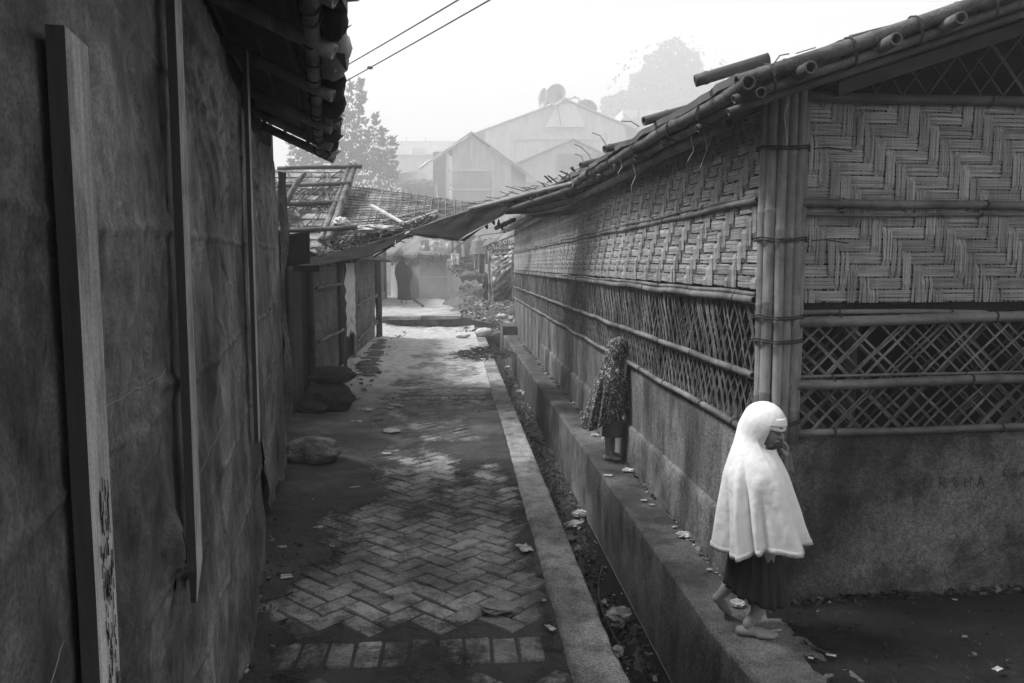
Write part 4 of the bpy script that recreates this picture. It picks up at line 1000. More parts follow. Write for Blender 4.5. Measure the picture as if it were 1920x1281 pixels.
# ================================================================ PEOPLE
def remesh(name,b,m_,parent,vox,it=6):
    o=b.obj(name,m_,parent,smooth=True); md=o.modifiers.new('r','REMESH'); md.mode='VOXEL'; md.voxel_size=vox; md.use_smooth_shade=True
    s_=o.modifiers.new('s','SMOOTH'); s_.factor=.5; s_.iterations=it
    dg=bpy.context.evaluated_depsgraph_get(); me=bpy.data.meshes.new_from_object(o.evaluated_get(dg)); o.modifiers.clear(); o.data=me
    return o
def limb(b,pts,rad,seg=12):
    # smooth interpolated tapering limb
    P=[];Q=[]
    for i in range(len(pts)-1):
        for k in range(4):
            t=k/4; P.append(V(pts[i]).lerp(V(pts[i+1]),t)); Q.append(lerp(rad[i],rad[i+1],t))
    P.append(V(pts[-1]));Q.append(rad[-1])
    b.tube(P,Q,seg); b.ell(pts[0],(rad[0],)*3,None,10,8); b.ell(pts[-1],(rad[-1],)*3,None,10,8)
def foot(b,heel,toe,h=.03,w_=.022):
    heel=V(heel);toe=V(toe);d=(toe-heel); L=d.length; dn=d.normalized(); sd_=V((dn.y,-dn.x,0)).normalized(); up=sd_.cross(dn); 
    if up.z<0: up=-up
    limb(b,[heel+up*.022,heel+dn*L*.45+up*.024,heel+dn*L*.75+up*.014],[.021,.021,.016]); 
    limb(b,[heel+dn*L*.5+up*.015+sd_*.01,heel+dn*L*.78+up*.012+sd_*.014],[.018,.014]); limb(b,[heel+dn*L*.5+up*.015-sd_*.01,heel+dn*L*.78+up*.012-sd_*.014],[.018,.013])
    for k in range(5):
        o_=(k-2)*.0098; l=L*(1.0-.035*abs(k-.6)**1.2); r_=.0085 if k==0 else .0062
        limb(b,[heel+dn*L*.74+sd_*o_+up*.011,heel+dn*L*.9+sd_*o_*1.08+up*.012,heel+dn*l+sd_*o_*1.05+up*.008],[r_*1.1,r_,r_*.95],8)
def head(b,Hm,s=1.0):
    def P(x,y,z): return Hm@V((x*s,y*s,z*s))
    r3=Hm.to_3x3()
    b.ell(P(-.012,0,.022),(.082*s,.068*s,.072*s),r3,20,14)
    b.ell(P(.022,0,-.02),(.055*s,.055*s,.07*s),r3,18,12)
    b.ell(P(.045,0,-.072),(.022*s,.026*s,.018*s),r3)       # chin
    for q in (-1,1):
        b.ell(P(.050,q*.031,-.022),(.025*s,.022*s,.026*s),r3); b.ell(P(.066,q*.026,.012),(.016*s,.016*s,.011*s),r3); b.ell(P(.068,q*.026,.030),(.012*s,.022*s,.008*s),r3)
        b.ell(P(-.01,q*.073,-.0),(.018*s,.008*s,.026*s),r3)
    limb(b,[P(.074,0,.015),P(.088,0,-.008),P(.093,0,-.016)],[.008*s,.009*s,.011*s],8)
    for q in(-1,1): b.ell(P(.083,q*.010,-.019),(.009*s,.008*s,.007*s),r3,8,6)
    b.ell(P(.077,0,-.040),(.012*s,.022*s,.0065*s),r3,10,6); b.ell(P(.075,0,-.051),(.011*s,.018*s,.007*s),r3,10,6)
# ---- girl in white (standing axes: +x right in the picture, +y away)
G0=V((1.285,3.275,.10)); girl=thing('person','girl in a long white headscarf and dark pleated skirt, walking barefoot off the ledge','person',G0)
b=MB(); g=lambda x,y,z:G0+V((x,y,z))
yaw=math.radians(-46); Hm=Matrix.Translation(g(.028,-.01,.938))@Matrix.Rotation(yaw,4,'Z')@Matrix.Rotation(math.radians(20),4,'Y')
HS=.92
head(b,Hm,HS)
limb(b,[g(.01,0,.89),g(-.005,0,.78)],[.038,.040])
limb(b,[g(-.01,.0,.76),g(.0,.01,.62),g(.0,.02,.50)],[.072,.085,.085],16); limb(b,[g(-.01,-.062,.745),g(-.01,.075,.745)],[.034,.034])
limb(b,[g(.02,-.035,.50),g(.045,-.02,.30),g(.012,-.01,.10),g(-.022,-.0,.055)],[.062,.044,.028,.022])
limb(b,[g(-.02,.06,.50),g(.01,.10,.30),g(-.075,.155,.14),g(-.098,.17,.105)],[.062,.044,.026,.021])
foot(b,g(-.052,.008,.0),g(.105,-.03,.0)); foot(b,g(-.118,.165,.085),g(-.035,.205,-.002))
# near arm raised to the mouth, far arm hanging beneath the cloth
limb(b,[g(0,.095,.73),g(.07,.09,.62),g(.112,.02,.75)],[.034,.026,.020])
limb(b,[g(0,-.065,.71),g(-.02,-.09,.57),g(.02,-.085,.44)],[.034,.026,.020])
hc=g(.118,-.012,.808)
limb(b,[g(.112,.015,.76),hc],[.018,.017]); b.ell(hc+V((0,0,.012)),(.014,.022,.024))
for k in range(4):
    y0=-.018+.012*k; ln=(.040,.046,.043,.035)[k]
    limb(b,[hc+V((.003,y0,.028)),hc+V((-.004,y0,.028+ln*.55)),hc+V((-.018,y0+.001,.026+ln*.85))],[.0068,.0062,.0052],8)
limb(b,[hc+V((-.006,-.022,.004)),hc+V((-.018,-.028,.020)),hc+V((-.026,-.022,.032))],[.0075,.0068,.0058],8)
body=remesh('body',b,m_skin,girl,.0042,4)
b=MB(); r3=Hm.to_3x3()
for q in(-1,1):
    b.tube([Hm@(V(p)*HS) for p in ((.081,q*.014,.004),(.083,q*.026,.001),(.077,q*.038,.003))],.0024,6)
    b.tube([Hm@(V(p)*HS) for p in ((.083,q*.012,.030),(.081,q*.026,.034),(.072,q*.040,.030))],.0035,6)
b.tube([Hm@(V(p)*HS) for p in ((.083,-.018,-.0455),(.089,0,-.046),(.083,.018,-.0455))],.0022,6)
b.obj('lashes_and_brows',m_skind,girl,smooth=True)
# headscarf: rings from crown to hem
folds=[(3.75,.15,.10,.09,.1),(3.98,.2,.08,-.10,.1),(4.25,.0,.16,.05,.3),(4.55,-.1,.10,-.06,.35),(4.9,.35,.22,.06,.15),(5.35,.45,.12,-.08,.2),(5.7,.3,.14,.07,.3),(2.9,.1,.15,.07,.3),(3.3,.1,.10,-.07,.3),(.4,.1,.15,-.07,.3),(.9,0,.15,.07,.3),(1.6,.1,.15,-.07,.3),(2.2,0,.15,.07,.3)]
def scarf(m_,parent,Hm,HS,rings,open_face=True,seed=0,fold=1.0,hem=None,nphi=120,band=True,trim=None):
    b=MB(); rows=[]
    # head rows in head space
    hz=[.108,.103,.09,.072,.052,.034,.015,-.005,-.025,-.045,-.065,-.082]
    for z in hz:
        t=max(0,1-((z-.012)/.0965)**2) if z>.012 else 1
        rr=math.sqrt(t) if z>.012 else 1
        bx=-.012 if z>.012 else -.012-.10*(.012-z)*0
        row=[]
        for k in range(nphi):
            a=2*math.pi*k/nphi; ca,sa=math.cos(a),math.sin(a)
            rx=.102; ry=.086
            if z<.012 and ca<0: rx=.102+.12*(.012-z)
            if z<-.02: ry=.086-.10*(-.02-z)
            fr=1
            if z<.0 and ca>0: rx=.102-.16*(0-z)*.7
            p=V((bx+rx*rr*ca,ry*rr*sa,z)); p*=1+.012*mn.noise(V((ca*3,sa*3,z*18+seed)))
            row.append(Hm@(p*HS))
        rows.append(row)
    nh=len(rows)
    for ri,(z,x0,x1,yc,ry) in enumerate(rings):
        row=[]; t=ri/(len(rings)-1)
        for k in range(nphi):
            a=2*math.pi*k/nphi; ca,sa=math.cos(a),math.sin(a); cx=(x0+x1)/2; rx=(x1-x0)/2
            am=fold*(.004+.085*t**1.3)
            n_=mn.noise(V((ca*1.9+seed,sa*1.9,t*1.1)))*.55+mn.noise(V((ca*4.2,sa*4.2+seed,t*1.6)))*.5
            fo=0
            for (a0,sl_,wd,dp_,t0) in folds:
                if t>t0: fo+=dp_*min(1,(t-t0)*2.2)*math.exp(-((a-a0-sl_*t)/wd)**2)
            k_=1+am*n_+fold*2.1*fo*(.6+.8*t)+ .012*mn.noise(V((ca*9,sa*9,t*6+seed)))
            zz=z+(hem(a)*t**3 if hem else 0)+.008*t*mn.noise(V((ca*3,sa*3,seed)))
            row.append(parent_loc+V((cx+rx*ca*k_,yc+ry*sa*k_,zz)))
        rows.append(row)
    # blend: smooth the junction
    for it in range(4):
        for ri in range(nh-2,nh+3):
            for k in range(nphi):
                if ri<nh and open_face and (abs(((k/nphi+.5)%1)-.5)<.2): continue
                rows[ri][k]=(rows[ri-1][k]+rows[ri+1][k]+rows[ri][k]*2)/4
    o=len(b.v)
    for row in rows: b.v+=row
    for r_ in range(len(rows)-1):
        z=hz[r_] if r_<nh else -1; z2=hz[r_+1] if r_+1<nh else -1
        for k in range(nphi):
            a=2*math.pi*(k+.5)/nphi; aa=min(a,2*math.pi-a)
            if open_face and r_<nh-1 and z<=.052:
                lim=.92 if z>-.05 else .78
                if z>.03: lim=0.0
                if aa<lim: continue
            k2=(k+1)%nphi; b.face([o+r_*nphi+k,o+(r_+1)*nphi+k,o+(r_+1)*nphi+k2,o+r_*nphi+k2])
    b.face([o+k for k in range(nphi)])
    ob=b.obj('headscarf',m_,parent,smooth=True,solid=.002,sub=1)
    if trim:
        b=MB(); last=rows[-1]; prev=rows[-2]
        o=0
        for k in range(nphi):
            dn=(last[k]-prev[k]).normalized(); out=V(((last[k]-parent_loc).x,(last[k]-parent_loc).y,0)).normalized()
            sc_=.0012*math.sin(k*2.0)
            b.v+=[last[k]-dn*.014+out*.0025,last[k]+dn*(.010+sc_)+out*.0015]
        for k in range(nphi):
            k2=(k+1)%nphi; b.face([2*k,2*k+1,2*k2+1,2*k2])
        b.obj('lace_trim',trim,ob,smooth=True,solid=.0015)
    return ob
parent_loc=G0
def hemw(a): return .012*math.sin(3*a+1)-.030*max(0,math.cos(a-3.5))**3-.012*max(0,math.cos(a-4.0))**8
rings=[(.83,-.112,.085,.0,.080),(.802,-.126,.100,0,.100),(.765,-.136,.118,0,.118),(.72,-.142,.135,0,.130),(.67,-.145,.147,0,.138),(.62,-.147,.158,0,.145),(.57,-.147,.168,0,.150),(.52,-.147,.175,.0,.157),(.475,-.148,.192,0,.163),(.435,-.150,.202,0,.170)]
hs1=scarf(m_white,girl,Hm,HS,rings,True,3,1.0,hemw,132,trim=m_lace)
# brow band
b=MB()
def bb(u,v):
    a=lerp(-1.0,1.0,u); z=lerp(.034,.066,v); rr=math.sqrt(max(0,1-((z-.012)/.0965)**2)); k3=lerp(1.01,.965,v); p=V((-.012+.1025*k3*rr*math.cos(a),.0868*k3*rr*math.sin(a),z+.006*math.cos(a)+.010*(1-math.cos(a))*-1.5)); return Hm@(p*HS)
b.grid(bb,30,5); b.obj('brow_band',m_white,hs1,smooth=True,solid=.002)
# sleeve cuff / cloth at the hand
b=MB()
def cuff(u,v):
    a=u*2*math.pi; r_=.024*(1+.25*math.sin(a*5))*(1-.3*v); return hc+V((.012+math.cos(a)*r_-.01*v,math.sin(a)*r_,lerp(-.07,.012,v)))
b.grid(cuff,30,6); b.obj('sleeve',m_cloth2,girl,smooth=True,solid=.003)
# pleated skirt
b=MB()
def sk(u,v):
    a=u*2*math.pi; ca,sa=math.cos(a),math.sin(a); cx=lerp(.0,.045,v); rx=lerp(.09,.125,v); ry=lerp(.09,.13,v); pl=1+.05*v*math.sin(a*17+2*math.sin(v*2+a))+.09*v*mn.noise(V((ca*2,sa*2,v)))
    cy=.02+.03*v; z=lerp(.54,.150,v)+.02*mn.noise(V((ca*2,sa*2,4)))*v+ (.055*v*max(0,-ca))+.0
    return g(cx+rx*ca*pl-.02*v*max(0,-ca),cy+ry*sa*pl,z)
b.grid(sk,170,22,True); b.obj('skirt',m_skirt,girl,smooth=True,solid=.004)
# ---- spotted girl leaning to the lattice
S0=V((1.285,6.47,.10)); g2=thing('person','small barefoot girl in a spotted headscarf peering through the lattice wall','person',S0); parent_loc=S0
b=MB(); g=lambda x,y,z:S0+V((x,y,z))
Hm2=Matrix.Translation(g(.06,-.0,.925))@Matrix.Rotation(math.radians(8),4,'Z')@Matrix.Rotation(math.radians(12),4,'Y')
head(b,Hm2,.95)
limb(b,[g(.04,0,.86),g(.02,0,.78)],[.036,.04]); limb(b,[g(.02,0,.76),g(-.01,0,.6),g(-.02,0,.48)],[.072,.085,.085],16); limb(b,[g(.02,-.08,.75),g(.02,.08,.75)],[.04,.04])
limb(b,[g(-.03,-.03,.48),g(-.035,-.03,.26),g(-.035,-.02,.05)],[.05,.030,.019]); limb(b,[g(.01,.05,.48),g(.015,.05,.26),g(.02,.05,.05)],[.05,.030,.019])
foot(b,g(-.055,-.02,0),g(.08,-.05,0)); foot(b,g(.0,.05,0),g(.125,.06,0))
for q in(-1,1):
    limb(b,[g(.03,q*.08,.74),g(.06,q*.09,.66),g(.10,q*.06,.80)],[.03,.024,.018]); hh=g(.105,q*.06,.83); b.ell(hh,(.014,.020,.024))
    for k in range(4): limb(b,[hh+V((.0,-.016+.011*k,.018)),hh+V((.008,-.016+.011*k,.038)),hh+V((.016,-.016+.011*k,.046-.003*k))],[.0065,.006,.0052],8)
    limb(b,[hh+V((0,-q*.018,0)),hh+V((.008,-q*.026,.016))],[.007,.006],8)
remesh('body',b,m_skin,g2,.0048,4)
rings2=[(.80,-.07,.115,0,.085),(.765,-.10,.125,0,.115),(.72,-.125,.128,0,.13),(.66,-.15,.130,0,.14),(.60,-.165,.130,0,.14),(.53,-.182,.130,0,.145),(.46,-.20,.130,0,.15),(.40,-.215,.13,0,.152),(.345,-.228,.12,0,.152),(.30,-.24,.105,0,.15)]
scarf(m_leo,g2,Hm2,.95,rings2,True,11,.8,lambda a:-.03*math.cos(a-3.14)+.02*math.sin(3*a)+.08*max(0,math.cos(a)),110)
b=MB()
def sk2(u,v):
    a=u*2*math.pi; ca,sa=math.cos(a),math.sin(a); return g(.01+lerp(.07,.085,v)*ca*(1+.05*math.sin(a*9)),lerp(.08,.09,v)*sa,lerp(.46,.20,v))
b.grid(sk2,60,8,True); b.obj('skirt',m_cloth2,g2,smooth=True,solid=.004)
# ---- adult in black walking away
A0=az(757,570,.36); A0.z=gz(A0.x,A0.y); ad=thing('person','adult wrapped in a long black robe walking away beyond the step','person',A0); g=lambda x,y,z:A0+V((x,y,z))
b=MB(); Hm3=Matrix.Translation(g(-.06,0,1.56))@Matrix.Rotation(math.radians(80),4,'Z')@Matrix.Rotation(math.radians(8),4,'Y'); head(b,Hm3,1.08)
limb(b,[g(-.05,0,1.47),g(-.04,0,1.36)],[.055,.06]); limb(b,[g(-.03,0,1.34),g(0,0,1.1),g(0,0,.9)],[.12,.14,.14],16); limb(b,[g(-.16,0,1.36),g(.12,0,1.36)],[.06,.06])
limb(b,[g(-.07,0,.9),g(-.08,.05,.48),g(-.08,.03,.08)],[.09,.06,.035]); limb(b,[g(.07,0,.9),g(.07,-.02,.48),g(.09,-.08,.12)],[.09,.06,.035])
foot(b,g(-.07,-.02,0),g(-.11,.20,0),.04); foot(b,g(.09,-.12,.06),g(.10,.10,.0),.04)
limb(b,[g(-.17,0,1.35),g(-.23,.02,1.08),g(-.10,.10,1.0)],[.05,.04,.03]); limb(b,[g(.13,0,1.35),g(.23,.02,1.08),g(.26,.14,.98)],[.05,.04,.03])
hh=g(.27,.17,.98); b.ell(hh,(.03,.04,.02))
for k in range(4): limb(b,[hh+V((-.02+.013*k,.03,0)),hh+V((-.02+.014*k,.065,-.01))],[.010,.008],6)
limb(b,[hh+V((-.03,0,0)),hh+V((-.045,.03,.005))],[.011,.009],6)
remesh('body',b,m_skin,ad,.010,3)
b=MB(); prof=[(1.70,-.06,.02,.02),(1.685,-.06,.06,.06),(1.64,-.06,.10,.11),(1.56,-.06,.115,.125),(1.47,-.055,.11,.12),(1.42,-.045,.14,.13),(1.36,-.03,.22,.16),(1.25,-.01,.27,.18),(1.08,.0,.305,.20),(.95,.0,.28,.20),(.80,.0,.235,.19),(.6,.01,.22,.19),(.4,.02,.225,.19),(.25,.02,.235,.2),(.16,.02,.24,.2)]
def rb(u,v):
    k=v*(len(prof)-1); i=min(int(k),len(prof)-2); t=k-i; z,cx,rx,ry=[lerp(prof[i][j],prof[i+1][j],t) for j in range(4)]; a=u*2*math.pi; ca,sa=math.cos(a),math.sin(a)
    fo=1+.06*mn.noise(V((ca*2.5,sa*2.5,v*2)))*min(1,v*2)+.03*math.sin(a*7+v*3)*v
    return g(cx+rx*ca*fo,ry*sa*fo,z+.05*v*max(0,sa)-.02*v*ca)
b.grid(rb,70,60,True); b.obj('robe',m_robe,ad,smooth=True,solid=.006)
# ================================================================ BACKGROUND UNDER THE CANOPY
# plank hut on the left of the far lane
ph=thing('plank_hut','small pale plank walled hut at the left, beyond the step','hut',(-3.4,30,.4))
b=MB()
for k in range(16):
    y=26.5+k*.42; b.ct=U(-.2,.2); b.box(-3.05,-3.0+.01*(k%2),y,y+.405,.55,2.9)
b.ct=0; b.obj('plank_wall',m_hwall,ph)
b=MB(); b.box(-5.5,-3.06,26.3,33.5,.3,2.9); b.obj('wall',m_hwall,ph)
b=MB(); b.box(-3.08,-2.95,26.4,33.3,.30,.62); b.obj('sill',m_plast,ph)
for y in (26.4,29.2,33.3): b=MB(); b.bar((-2.93,y,.3),(-2.93,y,2.95),.12,.12); b.obj('post',m_hdark,ph)
b=MB(); b.hexa([(-5.7,26,2.92),(-2.6,26,2.75),(-2.6,33.8,2.75),(-5.7,33.8,2.92),(-5.7,26,3.1),(-2.6,26,2.86),(-2.6,33.8,2.86),(-5.7,33.8,3.1)]); b.obj('roof',m_hroof,ph)
# plastered hut in the middle
mh=thing('plastered_hut','low plastered hut with a thatched roof at the end of the lane','hut',(-1.5,34.5,.4))
c1=V((-1.45,31.6,0)); cL=V((-2.8,34.6,0)); cR=V((-.35,32.1,0))
b=MB(); 
def wallb(p,q,z0,z1,th=.15):
    d=(q-p).normalized(); n_=V((-d.y,d.x,0))*th; b.hexa([p+V((0,0,z0)),q+V((0,0,z0)),q+n_+V((0,0,z0)),p+n_+V((0,0,z0)),p+V((0,0,z1)),q+V((0,0,z1)),q+n_+V((0,0,z1)),p+n_+V((0,0,z1))])
wallb(cL,c1,.2,2.05); wallb(c1,cR,.2,2.05); wallb(cR,V((1.2,36.5,0)),.2,2.05); wallb(V((1.2,36.5,0)),cL,.2,2.05); b.obj('wall',m_plast,mh)
b=MB(); wallb(c1+V((0,-.03,0)),cR+V((0,-.03,0)),1.22,1.27,.03); b.obj('string_course',m_pale,mh)
b=MB(); ap=V((-.6,34.6,3.9)); rc=[V((-3.2,35,2.15)),V((-1.5,31.2,2.1)),V((-.1,31.7,2.1)),V((1.7,36.8,2.15))]
b.v=[*rc,ap+V((-.6,0,0)),ap+V((.6,0,0)),*[p-V((0,0,.12)) for p in rc]]
for q in ((0,1,4),(1,2,5,4),(2,3,5),(3,0,4,5),(0,6,7,1),(1,7,8,2),(2,8,9,3),(3,9,6,0),(6,9,8,7)): b.face(list(q))
b.obj('thatch_roof',m_hroof,mh)
for k in range(60):
    pass
b=MB()
for k in range(260):
    t=R(); p=rc[0].lerp(rc[1],t) if R()<.5 else rc[1].lerp(rc[2],t); p=p+V((U(-.1,.1),U(-.1,.1),U(-.25,.1))); q=p+V((U(-.3,.3),U(-.1,.1),U(-.25,.1))); b.ct=U(-.5,.4); b.bar(p,q,.03,.01)
b.ct=0; b.obj('ragged_thatch',m_hroof,mh)
# pots/stub by the wall
b=MB(); p=az(795,553,.36); b.tube([p,p+V((0,0,.12)),p+V((0,0,.3)),p+V((0,0,.42)),p+V((0,0,.5))],[.13,.13,.10,.05,.07],12); tag(b.obj('clay_jar',m_hdark,loc=p,smooth=True),'dark narrow necked jar at the foot of the plastered wall','jar')
# cloths drying on the eave of the plastered hut
def cloth(x0,x1,y0,y1,Y,m_,lab,name='drying_cloth',cat='cloth',grp='cloths hung out to dry',cut=None):
    b=MB(); sd_=R()*30; p0_=ay((x0+x1)/2,y0,Y)
    def cg(u,v):
        ex=1
        p=ay(lerp(x0,x1,.5+(u-.5)*(1+.12*fbm(v*2,sd_))),lerp(y0,y1,v)+(2.0*fbm(u*3,sd_)*v),Y); return p+V((0,.10*math.sin(u*9+sd_)*(.3+v)*.6+.05*fbm(u*3,v*3,sd_),0))
    b.grid(cg,18,14); o=b.obj(name,m_,loc=p0_,smooth=True,solid=.02); return tag(o,lab,cat,grp)
cloth(789,808,449,470,30.8,m_trash,'torn whitish cloth, leftmost of the three on the thatched eave')
cloth(805,823,452,470,30.7,m_pale,'white cloth in the middle of the three hung on the thatched eave')
cloth(823,846,450,469,30.6,m_pale,'spotted pale cloth, rightmost of the three on the thatched eave')
cloth(846,866,452,478,30.2,m_grey,'faded grey cloth drooping right of the three white cloths')
cloth(846,861,476,497,29,m_pale,'pale shirt hanging over a bush right of the plastered wall','drying_shirt','shirt')
cloth(838,850,486,503,29,m_trash,'small white rag left of the pale shirt')
cloth(866,886,440,482,28.5,m_grey,'long grey cloth hanging beside the hooded raincoat')
def garment(cx,y0,y1,w_,Y,m_,lab):
    b=MB(); 
    def gg(u,v):
        a=u*2*math.pi; r_=w_*pw(v,[(0,.12),(.12,.28),(.2,.34),(.3,.75),(1,1.15)])*.5; p=ay(cx,lerp(y0,y1,v),Y); k=1+.08*math.sin(a*6)*v
        return p+V((r_*math.cos(a)*k,r_*.6*math.sin(a)*k,0))
    b.grid(gg,36,18); p0_=ay(cx,y0,Y); return tag(b.obj('raincoat',m_,loc=p0_,smooth=True),lab,'raincoat')
garment(897,440,477,.52,27,m_grey,'pale hooded raincoat hanging among the drying cloths')
cloth(889,896,477,505,27,m_grey,'narrow dangling cloth below the raincoat on the left')
cloth(899,908,477,512,27,m_hdark,'dark trousers dangling below the raincoat','drying_trousers','trousers')
cloth(910,918,470,495,27,m_grey,'small cloth right of the raincoat')
# clothesline
b=MB(); b.tube([ay(840,476,29.5),ay(880,446,28),ay(905,441,27),ay(962,434,22)],.015,5); tag(b.obj('clothesline',m_twig,loc=ay(905,441,27)),'thin clothesline carrying the raincoat','clothesline')
# shrubby bank behind the cloths
def leafcloud(b,c,r,n,s0,s1,seed=0,gap=.0,flat=1.0):
    for k in range(n):
        while True:
            d=V((U(-1,1),U(-1,1),U(-1,1)))
            if d.length<1 and (d.length>.45 or R()<.3): break
        if mn.noise(V((d.x*2.2+seed,d.y*2.2,d.z*2.2)))<gap-.25: continue
        p=c+V((d.x*r[0],d.y*r[1],d.z*r[2])); leaf(b,p,U(s0,s1))
def leaf(b,p,s,dirv=None,asp=.38):
    d=dirv or V((U(-1,1),U(-1,1),U(-.8,.8))).normalized(); sd_=d.cross(V((U(-1,1),U(-1,1),U(-1,1)))).normalized()*s*asp; b.ct=U(-.4,.5)
    o=len(b.v); b.v+=[p-d*s*.5,p+sd_,p+d*s*.5,p-sd_]; b.face([o,o+1,o+2,o+3])
for (px,py,Y,rx,rz,lab) in ((868,500,31,.55,.45,'dusty shrub behind the hanging pale shirt'),(935,470,29,.8,.5,'dusty shrub behind the torn sheet fence')):
    t=thing('shrub',lab,'shrub',ay(px,py+25,Y)); b=MB(); c0=ay(px,py,Y); leafcloud(b,c0,(rx,.5,rz),900,.05,.12,px); b.ct=0; b.obj('foliage',m_leaf,t)
    b=MB()
    for k in range(6): b.tube([c0+V((0,0,-rz*1.4)),c0+V((U(-.2,.2),0,-.2)),c0+V((U(-rx,rx)*.7,U(-.3,.3),rz*.6))],[.03,.02,.008],5)
    b.obj('stems',m_trunk,t)
# bank of earth / log
b=MB()
for i in range(1): b.tube([az(832,548,.36)+V((0,0,.10)),az(865,542,.4)+V((0,0,.16)),az(900,540,.42)+V((0,0,.17)),az(925,545,.4)+V((0,0,.1))],[.16,.22,.24,.14],14)
for v_ in b.v: v_+=V((0,0,.05*mn.noise(v_*2.5)))
tag(b.obj('fallen_log',m_ground,loc=az(870,545,.4),smooth=True),'thick earthy log lying across the bank right of the path','log')
b=MB(); b.tube([az(765,556,.36),az(780,565,.37),az(793,574,.37)],[.05,.06,.04],8); tag(b.obj('fallen_branch',m_trunk,loc=az(780,565,.37)),'short dark branch lying at the right edge of the far path','branch')
for (px,py,rx,rz,lab) in ((880,517,.34,.16,'grey earth filled bag on the bank below the cloths'),(905,520,.25,.18,'dark bundle below the raincoat')):
    b=MB(); p=ay(px,py,27.5); b.ell(p,(rx,.3,rz),None,22,12,lambda d:1+.4*mn.noise(d*2.6+V((px,0,0)))+.16*mn.noise(d*8)); tag(b.obj('bundle',m_ground if 'dark' not in lab else m_hdark,loc=p,smooth=True),lab,'bundle')
# earth mound carrying them
b=MB(); 
def mound(u,v):
    x=lerp(-.49,4.49,u); y=lerp(25.51,30.99,v); return (x,y,mz(x,y))
    e=min(1,u*7)*min(1,(1-u)*2.2)*math.sin(math.pi*min(1,v*1.0))**.6
    return (x,y,.28+1.5*e*min(1,(.15+v*1.4))*.62+.06*fbm(x*2,y*2))
b.grid(mound,90,90); struct(b.obj('earth_bank',m_ground,smooth=True))
# torn sheet fence on the right
tf=thing('sheet_fence','sagging fence of torn plastic sheets on stakes beside the end of the bamboo hut','fence',az(945,575,.3))
for px,y0,y1,Y in ((918,472,572,23.6),(962,468,566,23),(940,478,560,24)):
    b=MB(); b.culm(ay(px,y1,Y),ay(px-1,y0,Y),.035,.5,0,8,.5); b.obj('stake',m_bam,tf,smooth=True)
def shp(pts,Y,m_,nm='torn_sheet'):
    b=MB(); tl,tr,br,bl=pts; sd_=R()*30
    def q_(u,v):
        x=lerp(lerp(tl[0],tr[0],u),lerp(bl[0],br[0],u),v); y=lerp(lerp(tl[1],tr[1],u),lerp(bl[1],br[1],u),v)+9*math.sin(math.pi*u)*(1-v)
        p=ay(x,y,Y); return p+V((0,.18*fbm(u*3,v*3,sd_)+.06*math.sin((u+v)*14),0))
    b.grid(q_,22,20); b.obj(nm,m_,tf,smooth=True,solid=.015)
shp([(919,476),(963,470),(964,492),(930,500)],23.4,m_pale); shp([(921,500),(964,486),(964,535),(924,540)],23.5,m_grey); shp([(925,535),(964,515),(964,562),(926,566)],23.45,m_hdark); shp([(903,520),(919,512),(921,566),(908,560)],23.7,m_hdark)
shp([(921,500),(932,498),(964,494),(926,534)],23.3,m_trash)
for (a_,c_) in (((930,478,24.5),(966,474,24)),((932,468,25),(966,466,24.6)),((940,455,25.5),(941,482,25.5)),((955,455,25.5),(956,480,25.5))):
    b=MB(); b.culm(ay(*a_),ay(*c_),.04,.5,0,7,.5); b.obj('frame_pole',m_bamd,tf,smooth=True)
for py in (464,474):
    b=MB(); p=ay(957,py,22.5); b.ell(p,(.05,.05,.045)); tag(b.obj('white_pot',m_pale,loc=p,smooth=True),'small round white pot on the fence rail, '+('upper' if py==464 else 'lower')+' of two','pot','white pots on the fence rail')
# bamboo bundle sticking out under the hut eave
b=MB()
for k in range(5): b.culm(ay(906+k,463-2*k,17+k*.2),ay(966,440-2*k,15),.022,.4,0,7,.7)
tag(b.obj('bamboo_bundle',m_bam,loc=ay(935,450,16),smooth=True),'bundle of thin bamboo poles poking out below the far eave of the bamboo hut','bamboo bundle')
b=MB(); p=az(895,563,.36); b.ell(p+V((0,0,.1)),(.42,.3,.17),None,20,10,lambda d:1+.35*mn.noise(d*3)); tag(b.obj('black_sheeting',m_black,loc=p),'crumpled black sheeting heaped on the rubble below the fence','sheeting')
# ================================================================ HAZY HOUSES ON THE SLOPE
def gable(name,lab,A_,B_,Cc,depth,base,wall=m_fwall,roofm=m_froof,feat=None,cat='house'):
    # A_ left eave px, B_ apex px, Cc right eave px, all at Y=depth (gable end towards the viewer)
    a,p_,c=ay(*A_,depth),ay(*B_,depth),ay(*Cc,depth); L_=9
    ax=V((.25,1,0)).normalized()*L_; zb=base
    t=thing(name,lab,cat,V(((a.x+c.x)/2,depth,zb))); b=MB()
    i=.35
    aw,cw=a.lerp(c,.0)+V((.5,.3,0)),c+V((-.5,.3,0)); 
    za=lerp(a.z,p_.z,.5/(abs(p_.x-a.x)+.01)); zc=lerp(c.z,p_.z,.5/(abs(p_.x-c.x)+.01))
    w0=[V((aw.x,aw.y,zb)),V((cw.x,cw.y,zb)),V((cw.x,cw.y,zc-.1)),V((p_.x,p_.y+.3,p_.z-.1)),V((aw.x,aw.y,za-.1))]
    b.v=w0+[q+ax for q in w0]; b.face([0,1,2,3,4]); b.face([5,9,8,7,6]); b.face([0,4,9,5]); b.face([1,6,7,2]); b.obj('wall',wall,t)
    b=MB(); up=V((0,0,.15)); lip=V((0,-.35,0))
    for q,s_ in ((a,0),(c,1)):
        d=(q-p_)*.12; e0=q+d
        vs=[e0+lip,p_+lip,p_+ax+V((0,.3,0)),e0+ax+V((0,.3,0))]
        if s_: vs=vs[::-1]
        b.hexa(vs+[x+up for x in vs])
    b.obj('roof',roofm,t)
    return t
